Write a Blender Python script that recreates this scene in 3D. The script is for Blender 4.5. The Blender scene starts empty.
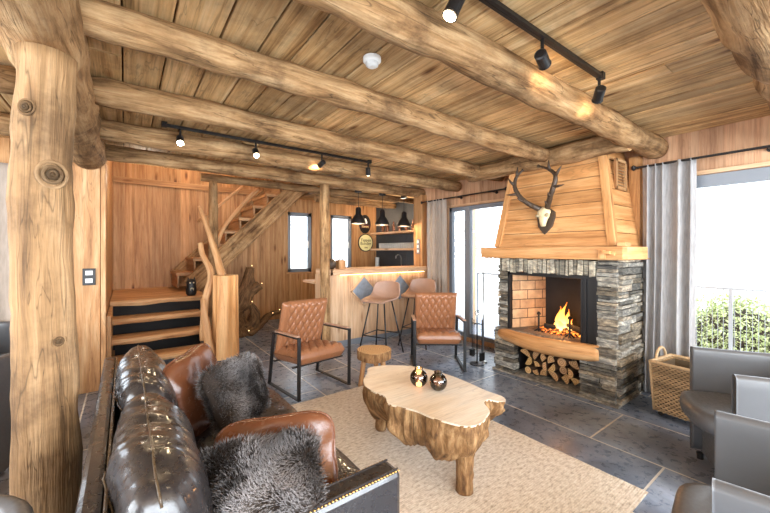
import bpy, math, random
from mathutils import Vector, Matrix, noise as mnoise
S = bpy.context.scene
COL = S.collection
PI = math.pi
R = random.Random(7)

# ------------------------------------------------------------------ camera
EYE = 1.40
YAW = math.radians(36.6)           # room axes: beams run along X, ceiling boards along Y
cd = bpy.data.cameras.new('camera'); cam = bpy.data.objects.new('camera', cd); COL.objects.link(cam)
cam.location = (0, 0, EYE)
cam.rotation_euler = (PI/2, 0, -YAW)
cd.sensor_width = 36; cd.lens = 36*350/770; cd.shift_y = -5.5/770
cd.clip_start = .02
S.camera = cam

# ------------------------------------------------------------------ light, exposure
S.view_settings.view_transform = 'Standard'; S.view_settings.look = 'None'
S.view_settings.gamma = 1; S.view_settings.use_curve_mapping = False
S.view_settings.exposure = 0.72
W = bpy.data.worlds.new('world'); S.world = W; W.use_nodes = True
wn = W.node_tree.nodes; wl = W.node_tree.links
bg = wn['Background']; bg.inputs['Strength'].default_value = 4.0
tc = wn.new('ShaderNodeTexCoord'); sp = wn.new('ShaderNodeSeparateXYZ'); cr = wn.new('ShaderNodeValToRGB')
wl.new(tc.outputs['Generated'], sp.inputs[0]); wl.new(sp.outputs['Z'], cr.inputs[0]); wl.new(cr.outputs[0], bg.inputs[0])
cr.color_ramp.elements[0].position = 0.0; cr.color_ramp.elements[0].color = (.78, .88, 1, 1)
cr.color_ramp.elements[1].position = .5; cr.color_ramp.elements[1].color = (.86, .94, 1, 1)
try:
    S.cycles.max_bounces = 10; S.cycles.diffuse_bounces = 5; S.cycles.glossy_bounces = 4
    S.cycles.transparent_max_bounces = 12; S.cycles.sample_clamp_indirect = 6
    S.cycles.caustics_reflective = False; S.cycles.caustics_refractive = False
except Exception: pass

def area(name, loc, rot, sx, sy, power, col=(1, 1, 1), portal=False):
    l = bpy.data.lights.new(name, 'AREA'); l.shape = 'RECTANGLE'; l.size = sx; l.size_y = sy
    l.energy = power; l.color = col
    o = bpy.data.objects.new(name, l); COL.objects.link(o); o.location = loc; o.rotation_euler = rot
    if portal: l.cycles.is_portal = True
    return o
# daylight: the sky enters through the glass; portals only guide sampling
area('daylight_portal', (4.42, -.3, 1.1), (0, PI/2, 0), 2.1, 2.7, 1, portal=True)
area('daylight_portal', (4.42, 3.35, 1.1), (0, PI/2, 0), 2.1, 1.4, 1, portal=True)
area('daylight_portal', (.6, -2.72, 1.2), (PI/2, 0, 0), 6.6, 2.1, 1, portal=True)
# unseen area lights added as soft fill from behind and from the left
area('rear_fill_light', (.9, -2.4, 1.35), (PI/2+.1, 0, 0), 6.0, 1.9, 360, (.87, .94, 1))
area('left_fill_light', (-3.6, 1.6, 1.5), (0, -PI/2, 0), 1.9, 4.0, 220, (.87, .94, 1))

def lin(r, g, b, k=1.0):
    f = lambda c: ((c/255)/12.92 if c/255 <= .04045 else ((c/255+.055)/1.055)**2.4)
    return (f(r)*k, f(g)*k, f(b)*k, 1)
def point(name, loc, power, col=(1, .72, .42), rad=.03):
    l = bpy.data.lights.new(name, 'POINT'); l.energy = power; l.color = col; l.shadow_soft_size = rad
    o = bpy.data.objects.new(name, l); COL.objects.link(o); o.location = loc; return o
def spot(name, loc, target, power, col=(1, .74, .45), ang=1.6, blend=.8, rad=.03):
    l = bpy.data.lights.new(name, 'SPOT'); l.energy = power; l.color = col; l.spot_size = ang; l.spot_blend = blend; l.shadow_soft_size = rad
    o = bpy.data.objects.new(name, l); COL.objects.link(o); o.location = loc
    o.rotation_euler = (Vector(target)-Vector(loc)).to_track_quat('-Z', 'Y').to_euler(); return o

# ------------------------------------------------------------------ materials
class NT:
    def __init__(s, name):
        s.m = bpy.data.materials.new(name); s.m.use_nodes = True
        s.n = s.m.node_tree.nodes; s.l = s.m.node_tree.links; s.b = s.n['Principled BSDF']
    def a(s, t, **k):
        x = s.n.new(t)
        for kk, v in k.items(): setattr(x, kk, v)
        return x
    def k(s, a, b): s.l.new(a, b)
    def noise(s, vec, scale, detail=4, rough=.5, dist=0):
        x = s.a('ShaderNodeTexNoise'); s.k(vec, x.inputs['Vector'])
        x.inputs['Scale'].default_value = scale; x.inputs['Detail'].default_value = detail
        x.inputs['Roughness'].default_value = rough; x.inputs['Distortion'].default_value = dist
        return x.outputs['Fac']
    def map(s, vec, sc, loc=(0, 0, 0)):
        x = s.a('ShaderNodeMapping'); s.k(vec, x.inputs['Vector']); x.inputs['Scale'].default_value = sc; x.inputs['Location'].default_value = loc
        return x.outputs[0]
    def ramp(s, fac, stops):
        x = s.a('ShaderNodeValToRGB'); s.k(fac, x.inputs[0]); e = x.color_ramp.elements
        while len(e) < len(stops): e.new(.5)
        for i, (p, c) in enumerate(stops): e[i].position = p; e[i].color = c
        return x.outputs[0]
    def mix(s, fac, a, b, mode='MIX'):
        x = s.a('ShaderNodeMix', data_type='RGBA', blend_type=mode)
        for inp, v in ((x.inputs[0], fac), (x.inputs[6], a), (x.inputs[7], b)):
            if isinstance(v, (int, float)): inp.default_value = v
            elif isinstance(v, tuple): inp.default_value = v
            else: s.k(v, inp)
        return x.outputs[2]
    def tint(s):
        return s.a('ShaderNodeAttribute', attribute_name='tint').outputs['Color']
    def uv(s): return s.a('ShaderNodeTexCoord').outputs['UV']
    def obj(s): return s.a('ShaderNodeTexCoord').outputs['Object']
    def bump(s, h, strength, dist=.01):
        x = s.a('ShaderNodeBump'); s.k(h, x.inputs['Height']); x.inputs['Strength'].default_value = strength; x.inputs['Distance'].default_value = dist
        s.k(x.outputs[0], s.b.inputs['Normal'])
    def base(s, c):
        if isinstance(c, tuple): s.b.inputs['Base Color'].default_value = c
        else: s.k(c, s.b.inputs['Base Color'])
    def p(s, **k):
        for kk, v in k.items(): s.b.inputs[kk.replace('_', ' ')].default_value = v
        return s

def g4(v): return (v, v, v, 1)
def wood(name, dark, mid, light, rough=.6, knots=.8, gs=(1.3, 16), bump=.25, cracks=0., spec=.3, patch=0.):
    t = NT(name); uv = t.uv()
    n1 = t.noise(t.map(uv, (gs[0], gs[1], 1)), 1.0, 8, .66, .35)
    n2 = t.noise(t.map(uv, (5, 110, 1)), 1.0, 3, .6)
    n3 = t.noise(t.map(uv, (.9, 2.6, 1), (3, 7, 0)), 1.0, 4, .6)
    c = t.ramp(n1, [(.30, dark), (.48, mid), (.68, light)])
    c = t.mix(.30, c, t.ramp(n2, [(.3, g4(.45)), (.6, g4(1))]), 'MULTIPLY')
    c = t.mix(.45, c, t.ramp(n3, [(.3, g4(.62)), (.62, g4(1.05))]), 'MULTIPLY')
    if patch:
        pn = t.noise(t.map(t.obj(), (2.2, 2.2, 2.2), (4, 1, 8)), 1.0, 6, .7)
        c = t.mix(patch, c, t.ramp(pn, [(.36, (.42, .40, .40, 1)), (.5, g4(.9)), (.66, (1.12, 1.1, 1.06, 1))]), 'MULTIPLY')
    if knots:
        v = t.a('ShaderNodeTexVoronoi'); t.k(t.map(uv, (1.6, 5.5, 1)), v.inputs['Vector']); v.inputs['Scale'].default_value = 1; v.inputs['Randomness'].default_value = 1
        c = t.mix(knots, c, t.ramp(v.outputs['Distance'], [(.05, (.16, .08, .04, 1)), (.10, (.55, .42, .32, 1)), (.17, g4(1))]), 'MULTIPLY')
    hh = n2
    if cracks:
        w = t.noise(t.map(uv, (.8, 9, 1), (11, 5, 0)), 1.0, 3, .55, .8)
        a = t.a('ShaderNodeMath', operation='SUBTRACT'); t.k(w, a.inputs[0]); a.inputs[1].default_value = .5
        b = t.a('ShaderNodeMath', operation='ABSOLUTE'); t.k(a.outputs[0], b.inputs[0])
        cr_ = t.ramp(b.outputs[0], [(.0, g4(.3)), (.010, g4(1))])
        c = t.mix(cracks, c, cr_, 'MULTIPLY')
    c = t.mix(1.0, c, t.tint(), 'MULTIPLY')
    t.base(c); t.p(Roughness=rough); t.b.inputs['Specular IOR Level'].default_value = spec
    add = t.a('ShaderNodeMath', operation='ADD'); t.k(n1, add.inputs[0]); t.k(hh, add.inputs[1])
    t.bump(add.outputs[0], bump, .008)
    return t.m
def endgrain(name, a, b):
    t = NT(name); uv = t.uv()
    l = t.a('ShaderNodeVectorMath', operation='LENGTH'); t.k(uv, l.inputs[0])
    n = t.noise(uv, 9, 4, .6)
    m = t.a('ShaderNodeMath', operation='MULTIPLY_ADD'); t.k(l.outputs['Value'], m.inputs[0]); m.inputs[1].default_value = 320; 
    mm = t.a('ShaderNodeMath', operation='MULTIPLY'); t.k(n, mm.inputs[0]); mm.inputs[1].default_value = 9
    t.k(mm.outputs[0], m.inputs[2])
    s_ = t.a('ShaderNodeMath', operation='SINE'); t.k(m.outputs[0], s_.inputs[0])
    c = t.mix(1.0, t.ramp(s_.outputs[0], [(.0, b), (.9, a)]), t.tint(), 'MULTIPLY')
    t.base(c); t.p(Roughness=.75); return t.m
def plain(name, c, rough=.5, metal=0, var=.0, scale=20, bump=0, **k):
    t = NT(name); o = t.obj()
    n = t.noise(o, scale, 5, .6)
    cc = t.mix(var, c, t.ramp(n, [(.3, g4(.3)), (.7, g4(1.25))]), 'MULTIPLY') if var else c
    cc = t.mix(1.0, cc, t.tint(), 'MULTIPLY')
    t.base(cc); t.p(Roughness=rough, Metallic=metal)
    if bump: t.bump(n, bump, .01)
    for kk, v in k.items(): t.b.inputs[kk.replace('_', ' ')].default_value = v
    return t.m
def leather(name, c, rough=.35, var=.4, crease=.3, gs=60, coat=.0):
    t = NT(name); o = t.obj()
    n = t.noise(o, 5, 5, .6, .3); f = t.noise(o, gs, 4, .55)
    v = t.a('ShaderNodeTexVoronoi'); t.k(o, v.inputs['Vector']); v.inputs['Scale'].default_value = 260
    cc = t.mix(var, c, t.ramp(n, [(.3, g4(.45)), (.7, g4(1.4))]), 'MULTIPLY')
    cc = t.mix(1.0, cc, t.tint(), 'MULTIPLY')
    t.base(cc)
    rr = t.ramp(f, [(.3, g4(rough*.75)), (.7, g4(rough*1.25))]); t.k(rr, t.b.inputs['Roughness'])
    a = t.a('ShaderNodeMath', operation='MULTIPLY_ADD'); t.k(v.outputs['Distance'], a.inputs[0]); a.inputs[1].default_value = .25; t.k(f, a.inputs[2])
    t.bump(a.outputs[0], crease, .006); t.b.inputs['Coat Weight'].default_value = coat
    return t.m
def emit(name, c, s):
    t = NT(name); t.base((0, 0, 0, 1)); t.b.inputs['Emission Color'].default_value = c; t.b.inputs['Emission Strength'].default_value = s; return t.m

M = {}
M['ceil'] = wood('ceiling_boards', lin(134, 92, 50), lin(222, 178, 122), lin(246, 212, 160), .6, .9, (.8, 20), .25, .5, .25, .6)
M['log'] = wood('log_wood', lin(98, 70, 44), lin(166, 128, 88), lin(206, 170, 126), .75, .6, (2.4, 16), 1., .8, .12, .95)
M['trunk'] = wood('trunk_wood', lin(92, 68, 46), lin(152, 118, 82), lin(184, 150, 112), .65, .5, (1.0, 12), .8, .7, .15, .85)
M['pine'] = wood('pine_wall_boards', lin(138, 92, 54), lin(184, 134, 86), lin(208, 162, 114), .55, .8, (.9, 15), .15, .2)
M['redpine'] = wood('window_wall_boards', lin(146, 104, 76), lin(196, 150, 114), lin(216, 176, 140), .6, .7, (.9, 15), .15, .2)
M['hood'] = wood('hood_boards', lin(158, 104, 58), lin(208, 150, 94), lin(230, 182, 128), .5, .6, (1.0, 12), .15, .3)
M['barwood'] = wood('pale_bar_boards', lin(174, 132, 98), lin(212, 172, 134), lin(230, 198, 164), .55, .6, (.9, 14), .12)
M['tread'] = wood('tread_wood', lin(150, 100, 60), lin(196, 146, 98), lin(222, 182, 136), .55, .5, (1.2, 12), .3, .5)
M['end'] = endgrain('log_end', lin(226, 190, 138), lin(184, 140, 90))
M['bark'] = plain('bark', lin(92, 66, 46), .85, var=.7, scale=30, bump=.8)
M['black'] = plain('black_metal', lin(32, 30, 30), .42, .3)
M['anth'] = plain('grey_window_frame', lin(128, 134, 142), .45, .1)
M['white'] = plain('white_plastic', lin(236, 236, 232), .35)
M['steel'] = plain('brushed_steel', lin(170, 170, 168), .3, .9)
M['brass'] = plain('antique_brass', lin(172, 132, 76), .3, .9)
M['stonetxt'] = None
def stone_mat():
    t = NT('stacked_slate'); o = t.obj()
    n = t.noise(t.map(o, (1, 1, 3)), 14, 8, .65, .4); n2 = t.noise(o, 70, 4, .6)
    c = t.ramp(n, [(.3, lin(70, 68, 66)), (.5, lin(138, 132, 122)), (.7, lin(206, 196, 176))])
    c = t.mix(1.0, c, t.tint(), 'MULTIPLY'); t.base(c); t.p(Roughness=.75)
    a = t.a('ShaderNodeMath', operation='ADD'); t.k(n, a.inputs[0]); t.k(n2, a.inputs[1]); t.bump(a.outputs[0], .8, .012); return t.m
M['stone'] = stone_mat()
M['mortar'] = plain('dark_mortar', lin(44, 42, 40), .9)
def floor_mat():
    t = NT('slate_floor'); o = t.obj()
    sx = t.a('ShaderNodeSeparateXYZ'); t.k(o, sx.inputs[0]); cx = t.a('ShaderNodeCombineXYZ')
    t.k(sx.outputs['Y'], cx.inputs['X']); t.k(sx.outputs['X'], cx.inputs['Y'])
    v = t.map(cx.outputs[0], (1, 1, 1), (.06, .30, 0))
    b = t.a('ShaderNodeTexBrick', offset=.36, offset_frequency=2, squash=1); t.k(v, b.inputs['Vector'])
    b.inputs['Scale'].default_value = 1; b.inputs['Brick Width'].default_value = 1.25; b.inputs['Row Height'].default_value = .62
    b.inputs['Mortar Size'].default_value = .007; b.inputs['Mortar Smooth'].default_value = .2
    b.inputs['Color1'].default_value = g4(.72); b.inputs['Color2'].default_value = g4(1.15); b.inputs['Mortar'].default_value = g4(1)
    n = t.noise(o, 2.2, 6, .62, .6); n2 = t.noise(o, 16, 7, .68, .3); n3 = t.noise(t.map(o, (1, 1, 1), (9, 2, 0)), 1.1, 3, .5)
    c = t.ramp(n, [(.3, lin(88, 98, 116)), (.52, lin(126, 138, 158)), (.75, lin(170, 180, 198))])
    c = t.mix(t.ramp(n3, [(.5, g4(0)), (.66, g4(.6))]), c, lin(122, 112, 104))
    c = t.mix(.4, c, t.ramp(n2, [(.3, g4(.5)), (.62, g4(1.2))]), 'MULTIPLY')
    c = t.mix(1.0, c, b.outputs['Color'], 'MULTIPLY')
    c = t.mix(b.outputs['Fac'], c, lin(214, 208, 198))
    t.base(c); rr = t.ramp(n2, [(.3, g4(.20)), (.7, g4(.42))]); t.k(rr, t.b.inputs['Roughness'])
    s_ = t.a('ShaderNodeMath', operation='MULTIPLY_ADD'); t.k(b.outputs['Fac'], s_.inputs[0]); s_.inputs[1].default_value = -.5; t.k(n2, s_.inputs[2])
    t.bump(s_.outputs[0], .35, .008); return t.m
M['floor'] = floor_mat()
def rug_mat():
    t = NT('woven_jute'); o = t.obj()
    w = t.a('ShaderNodeTexWave', wave_type='BANDS', bands_direction='Y'); t.k(o, w.inputs['Vector'])
    w.inputs['Scale'].default_value = 26; w.inputs['Distortion'].default_value = 1.6; w.inputs['Detail'].default_value = 2; w.inputs['Detail Scale'].default_value = 3
    w2 = t.a('ShaderNodeTexWave', wave_type='BANDS', bands_direction='X'); t.k(o, w2.inputs['Vector'])
    w2.inputs['Scale'].default_value = 34; w2.inputs['Distortion'].default_value = 2
    n = t.noise(t.map(o, (26, 60, 1)), 1, 5, .65); n2 = t.noise(o, 160, 3, .6)
    c = t.ramp(n, [(.3, lin(178, 160, 138)), (.5, lin(226, 212, 194)), (.7, lin(244, 236, 224))])
    c = t.mix(.22, c, t.ramp(w.outputs['Fac'], [(0, g4(.55)), (.6, g4(1.1))]), 'MULTIPLY')
    c = t.mix(.25, c, t.ramp(n2, [(.3, g4(.5)), (.6, g4(1.1))]), 'MULTIPLY')
    t.base(c); t.p(Roughness=.95)
    m = t.a('ShaderNodeMath', operation='ADD'); t.k(w.outputs['Fac'], m.inputs[0]); t.k(w2.outputs['Fac'], m.inputs[1]); t.bump(m.outputs[0], .4, .004); return t.m
M['rug'] = rug_mat()
M['blackleather'] = leather('black_leather', lin(44, 40, 40), .30, .4, .15, 40, .3)
M['oliveleather'] = leather('worn_piping_leather', lin(74, 58, 40), .3, .4, .3, 40)
M['brownleather'] = leather('brown_leather', lin(104, 62, 40), .24, .5, .3, 40, .1)
M['cognac'] = leather('cognac_leather', lin(148, 98, 66), .34, .3, .15, 60)
M['greyleather'] = leather('grey_leather', lin(84, 84, 86), .40, .08, .05, 80)
M['stoolleather'] = leather('dusty_tan_leather', lin(160, 126, 106), .45, .2, .1, 60)
def glass(name, tintc=(1, 1, 1, 1), ior=1.45):
    t = NT(name); tr = t.a('ShaderNodeBsdfTransparent'); gl = t.a('ShaderNodeBsdfGlossy'); mx = t.a('ShaderNodeMixShader')
    fr = t.a('ShaderNodeFresnel'); fr.inputs['IOR'].default_value = ior
    tr.inputs[0].default_value = tintc; gl.inputs['Roughness'].default_value = .02
    t.k(fr.outputs[0], mx.inputs[0]); t.k(tr.outputs[0], mx.inputs[1]); t.k(gl.outputs[0], mx.inputs[2])
    t.k(mx.outputs[0], t.n['Material Output'].inputs['Surface']); return t.m
M['glass'] = glass('window_glass')
M['drinkglass'] = plain('drinking_glass', lin(216, 220, 218), .12, Transmission_Weight=.3)
M['brownglass'] = plain('smoky_copper_glass', lin(120, 78, 56), .12, .5, Transmission_Weight=.25)
def fabric(name, c, c2):
    t = NT(name); o = t.obj(); n = t.noise(t.map(o, (60, 60, 8)), 1, 4, .6); n2 = t.noise(o, 300, 2, .5)
    cc = t.mix(1.0, t.ramp(n, [(.3, c), (.7, c2)]), t.tint(), 'MULTIPLY'); t.base(cc); t.p(Roughness=.9); t.b.inputs['Sheen Weight'].default_value = .2
    t.bump(n2, .3, .003); return t.m
M['curtain'] = fabric('grey_linen', lin(136, 133, 132), lin(166, 163, 162))
M['curtain2'] = fabric('beige_linen', lin(158, 144, 130), lin(178, 162, 148))
M['tabletop'] = wood('pale_slab', lin(214, 188, 156), lin(236, 218, 194), lin(246, 234, 216), .4, .25, (1.2, 5), .08, .25)
M['root'] = wood('root_wood', lin(66, 44, 26), lin(142, 104, 66), lin(196, 158, 112), .7, .6, (7, 20), 1., .8)
M['wicker'] = plain('wicker', lin(204, 172, 132), .6, var=.35, scale=60)
M['darkpaint'] = plain('slate_paint', lin(66, 68, 72), .6, var=.2, scale=6)
M['soot_and_shade'] = plain('soot_and_gap_shade', lin(30, 27, 26), .9, var=.5, scale=8)  # real soot, also the painted shade in the stair gaps
M['ash'] = plain('ash_bed', lin(120, 104, 90), .95, var=.7, scale=40, bump=.5)
def firebrick():
    t = NT('firebrick'); uv = t.uv()
    b = t.a('ShaderNodeTexBrick', offset=.5); t.k(uv, b.inputs['Vector']); b.inputs['Scale'].default_value = 1
    b.inputs['Brick Width'].default_value = .22; b.inputs['Row Height'].default_value = .11; b.inputs['Mortar Size'].default_value = .005
    b.inputs['Color1'].default_value = lin(200, 168, 130); b.inputs['Color2'].default_value = lin(170, 134, 98); b.inputs['Mortar'].default_value = lin(70, 58, 48)
    t.base(t.mix(.5, b.outputs['Color'], t.ramp(t.noise(t.obj(), 9, 5, .6), [(.35, g4(.25)), (.65, g4(1.1))]), 'MULTIPLY')); t.p(Roughness=.85); return t.m
M['firebrick'] = firebrick()
def flame():
    t = NT('flame'); uv = t.uv(); sx = t.a('ShaderNodeSeparateXYZ'); t.k(uv, sx.inputs[0])
    c = t.ramp(sx.outputs['X'], [(0, (1, .62, .22, 1)), (.4, (1, .40, .07, 1)), (1, (.9, .14, .01, 1))])
    em = t.a('ShaderNodeEmission'); t.k(c, em.inputs[0]); em.inputs[1].default_value = 3.2
    tr = t.a('ShaderNodeBsdfTransparent'); mx = t.a('ShaderNodeMixShader')
    lw = t.a('ShaderNodeLayerWeight'); lw.inputs[0].default_value = .35
    t.k(t.ramp(lw.outputs['Facing'], [(.1, g4(.15)), (.8, g4(.95))]), mx.inputs[0]); t.k(em.outputs[0], mx.inputs[1]); t.k(tr.outputs[0], mx.inputs[2])
    t.k(mx.outputs[0], t.n['Material Output'].inputs['Surface']); return t.m
M['flame'] = flame()
def ember():
    t = NT('embers'); n = t.noise(t.obj(), 45, 4, .6)
    t.base(lin(60, 46, 40)); t.k(t.ramp(n, [(.5, (0, 0, 0, 1)), (.62, (1, .22, .03, 1))]), t.b.inputs['Emission Color']); t.b.inputs['Emission Strength'].default_value = 3; t.p(Roughness=.9); return t.m
M['ember'] = ember()
M['led'] = emit('warm_led', (1, .55, .2, 1), 9)
M['bulb'] = emit('warm_bulb', (1, .78, .5, 1), 30)
M['candle'] = emit('candle_light', (1, .6, .25, 1), 4)
M['fur'] = plain('fur_strands', lin(210, 204, 200), .7)
M['furbase'] = plain('fur_hide', lin(58, 48, 42), .95)
M['leaf'] = plain('leaves', lin(196, 206, 164), .6, var=.3, scale=5)  # leaf colour washed pale to paint in outdoor haze and overexposure
M['ground'] = plain('pale_terrace', lin(214, 214, 210), .8, var=.15, scale=3)  # pale tone paints in the overexposed look outdoors
M['bone'] = plain('bleached_bone', lin(226, 206, 164), .6, var=.25, scale=40, bump=.3)
M['antler'] = plain('antler', lin(70, 54, 40), .5, var=.4, scale=50, bump=.4)
M['tip'] = plain('antler_tips', lin(196, 176, 140), .5)
M['picture'] = plain('slate_blue_tile', lin(156, 164, 174), .25, .2, var=.4, scale=14)
M['cream'] = plain('cream_enamel', lin(232, 220, 160), .3)
M['darkred'] = plain('dark_red_enamel', lin(88, 34, 34), .3)
M['inkblack'] = plain('black_enamel', lin(22, 20, 20), .3)
M['haze'] = plain('distant_hill', lin(225, 229, 232), .95, var=.1, scale=.1)

# ------------------------------------------------------------------ mesh builder
class MB:
    def __init__(s): s.v = []; s.f = []; s.uv = []; s.t = []; s.mi = []; s.T = Matrix.Identity(4)
    def pt(s, p): s.v.append(s.T @ Vector(p)); return len(s.v)-1
    def face(s, idx, uvs, tint=(1, 1, 1), mi=0):
        s.f.append(idx); s.uv.append(uvs); s.t.append(tint); s.mi.append(mi)
    def box(s, c, d, grain=None, tint=1.0, mi=0, rot=None, jit=0, uvo=None):
        """box centred c with size d, uv u runs along its grain axis"""
        if grain is None: grain = max(range(3), key=lambda i: d[i])
        if isinstance(tint, (int, float)): tint = (tint,)*3
        o = uvo if uvo else (R.uniform(0, 40), R.uniform(0, 40))
        base = len(s.v); c = Vector(c); m = rot or Matrix.Identity(3)
        loc = []
        for i in (-.5, .5):
            for j in (-.5, .5):
                for k in (-.5, .5):
                    l = Vector((i*d[0], j*d[1], k*d[2]))
                    if jit: l += Vector((R.uniform(-jit, jit), R.uniform(-jit, jit), R.uniform(-jit, jit)))
                    loc.append(l); s.pt(c + m @ l)
        for q, ax in (((0, 1, 3, 2), 0), ((4, 6, 7, 5), 0), ((0, 4, 5, 1), 1), ((2, 3, 7, 6), 1), ((0, 2, 6, 4), 2), ((1, 5, 7, 3), 2)):
            rem = [a for a in (0, 1, 2) if a != ax]
            if grain in rem: ua = grain; va = [a for a in rem if a != grain][0]
            else: ua, va = rem
            s.face([base+i for i in q], [(loc[i][ua]+o[0], loc[i][va]+o[1]+ax*.37) for i in q], tint, mi)
    def slab(s, x0, x1, y0, y1, z0, z1, **k):
        s.box(((x0+x1)/2, (y0+y1)/2, (z0+z1)/2), (abs(x1-x0), abs(y1-y0), abs(z1-z0)), **k)
    def bar(s, p0, p1, w, t, up=(0, 0, 1), **k):
        p0 = Vector(p0); p1 = Vector(p1); d = p1-p0; L = d.length; z = d.normalized(); u = Vector(up)
        if abs(z.dot(u)) > .98: u = Vector((1, 0, 0))
        x = u.cross(z).normalized(); y = z.cross(x)
        m = Matrix((x, y, z)).transposed()
        s.box((p0+p1)/2, (w, t, L), rot=m, grain=2, **k)
    def tube(s, pts, rad, seg=12, tint=1.0, mi=0, caps=True, capmi=None, bump=0, bs=6, closed=False, flat=1.0, seed=0, step=None):
        if isinstance(tint, (int, float)): tint = (tint,)*3
        pts = [Vector(p) for p in pts]
        if not isinstance(rad, (list, tuple)): rad = [rad]*len(pts)
        if step:
            q = [pts[0]]; rr = [rad[0]]
            for i in range(len(pts)-1):
                n = max(1, int((pts[i+1]-pts[i]).length/step))
                for j in range(1, n+1):
                    q.append(pts[i].lerp(pts[i+1], j/n)); rr.append(rad[i]+(rad[i+1]-rad[i])*j/n)
            pts, rad = q, rr
        n = len(pts); base = len(s.v); L = [0]
        tang = []
        for i in range(n):
            if closed: d = pts[(i+1) % n]-pts[i-1]
            else: d = pts[min(i+1, n-1)]-pts[max(i-1, 0)]
            tang.append(d.normalized() if d.length > 1e-9 else Vector((0, 0, 1)))
            if i: L.append(L[-1]+(pts[i]-pts[i-1]).length)
        u = Vector((0, 0, 1)) if abs(tang[0].z) < .9 else Vector((1, 0, 0))
        x = (u-tang[0]*u.dot(tang[0])).normalized()
        uo = (R.uniform(0, 40), R.uniform(0, 40))
        for i in range(n):
            x = (x-tang[i]*x.dot(tang[i])).normalized(); y = tang[i].cross(x)
            for j in range(seg):
                a = 2*PI*j/seg; r = rad[i]
                if bump:
                    d = x*math.cos(a)+y*math.sin(a)
                    r *= 1+bump*(mnoise.noise((pts[i]+d*rad[i])*bs+Vector((seed, 0, 0)))+.5*mnoise.noise((pts[i]+d*rad[i])*bs*2.7))
                s.pt(pts[i]+x*(r*math.cos(a)*flat)+y*(r*math.sin(a)))
        circ = 2*PI*max(rad)
        for i in range(n if closed else n-1):
            i2 = (i+1) % n
            for j in range(seg):
                k = (j+1) % seg
                l2 = L[i2] if i2 else L[-1]+(pts[0]-pts[-1]).length
                s.face([base+i*seg+j, base+i*seg+k, base+i2*seg+k, base+i2*seg+j],
                       [(L[i]+uo[0], circ*j/seg+uo[1]), (L[i]+uo[0], circ*(j+1)/seg+uo[1]), (l2+uo[0], circ*(j+1)/seg+uo[1]), (l2+uo[0], circ*j/seg+uo[1])], tint, mi)
        if caps and not closed:
            cm = mi if capmi is None else capmi
            for i, rev in ((0, True), (n-1, False)):
                idx = [base+i*seg+j for j in range(seg)]; uvs = [(rad[i]*math.cos(2*PI*j/seg), rad[i]*math.sin(2*PI*j/seg)) for j in range(seg)]
                if rev: idx.reverse(); uvs.reverse()
                s.face(idx, uvs, tint, cm)
    def lathe(s, prof, c=(0, 0, 0), seg=24, tint=1.0, mi=0, bump=0):
        if isinstance(tint, (int, float)): tint = (tint,)*3
        base = len(s.v); c = Vector(c); n = len(prof)
        for r, z in prof:
            for j in range(seg):
                a = 2*PI*j/seg; s.pt(c+Vector((r*math.cos(a), r*math.sin(a), z)))
        for i in range(n-1):
            for j in range(seg):
                k = (j+1) % seg
                s.face([base+i*seg+j, base+i*seg+k, base+(i+1)*seg+k, base+(i+1)*seg+j], [(i*.05, j*.05), (i*.05, j*.05+.05), (i*.05+.05, j*.05+.05), (i*.05+.05, j*.05)], tint, mi)
        if prof[0][0] > 1e-4: s.face([base+j for j in reversed(range(seg))], [(0, 0)]*seg, tint, mi)
        if prof[-1][0] > 1e-4: s.face([base+(n-1)*seg+j for j in range(seg)], [(0, 0)]*seg, tint, mi)
    def prism(s, out, z0, z1, tint=1.0, mi=0, topmi=None, T=None):
        if isinstance(tint, (int, float)): tint = (tint,)*3
        n = len(out); b = len(s.v); T = T or (lambda p: p)
        for z in (z0, z1):
            for p in out: s.pt(T((p[0], p[1], z)))
        for i in range(n):
            j = (i+1) % n; s.face([b+i, b+j, b+n+j, b+n+i], [(i*.1, z0), (i*.1+.1, z0), (i*.1+.1, z1), (i*.1, z1)], tint, mi)
        tm = mi if topmi is None else topmi
        s.face([b+n+i for i in range(n)], [(p[0], p[1]) for p in out], tint, tm)
        s.face([b+i for i in reversed(range(n))], [(p[0], p[1]) for p in reversed(out)], tint, tm)
    def grid(s, fn, nu, nv, tint=1.0, mi=0, wu=False, wv=False, us=1, vs=1, tf=None):
        if isinstance(tint, (int, float)): tint = (tint,)*3
        b = len(s.v); NU = nu if wu else nu+1; NV = nv if wv else nv+1
        for i in range(NU):
            for j in range(NV): s.pt(fn(i/nu, j/nv))
        for i in range(nu):
            for j in range(nv):
                i2 = (i+1) % NU; j2 = (j+1) % NV
                s.face([b+i*NV+j, b+i2*NV+j, b+i2*NV+j2, b+i*NV+j2], [(i/nu*us, j/nv*vs), ((i+1)/nu*us, j/nv*vs), ((i+1)/nu*us, (j+1)/nv*vs), (i/nu*us, (j+1)/nv*vs)],
                       tf(i/nu, j/nv) if tf else tint, mi)
    def build(s, name, mats, parent=None, smooth=False, bevel=0, solid=0, sub=0, world=False, merge=0):
        me = bpy.data.meshes.new(name)
        vs = s.v
        if world and parent is not None:
            inv = wmat(parent).inverted(); vs = [inv @ v for v in vs]
        me.from_pydata([tuple(v) for v in vs], [], s.f)
        me.uv_layers.new(name='UVMap'); me.color_attributes.new('tint', 'FLOAT_COLOR', 'CORNER')
        uvl = me.uv_layers['UVMap']; ca = me.color_attributes['tint']
        uvf = []; cf = []
        for u, t in zip(s.uv, s.t):
            for q in u: uvf += [q[0], q[1]]; cf += [t[0], t[1], t[2], 1]
        uvl.data.foreach_set('uv', uvf); ca.data.foreach_set('color', cf)
        if not isinstance(mats, (list, tuple)): mats = [mats]
        for m in mats: me.materials.append(m)
        me.polygons.foreach_set('material_index', s.mi)
        if smooth: me.polygons.foreach_set('use_smooth', [True]*len(s.f))
        me.update()
        o = bpy.data.objects.new(name, me); COL.objects.link(o)
        if parent is not None: o.parent = parent
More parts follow.
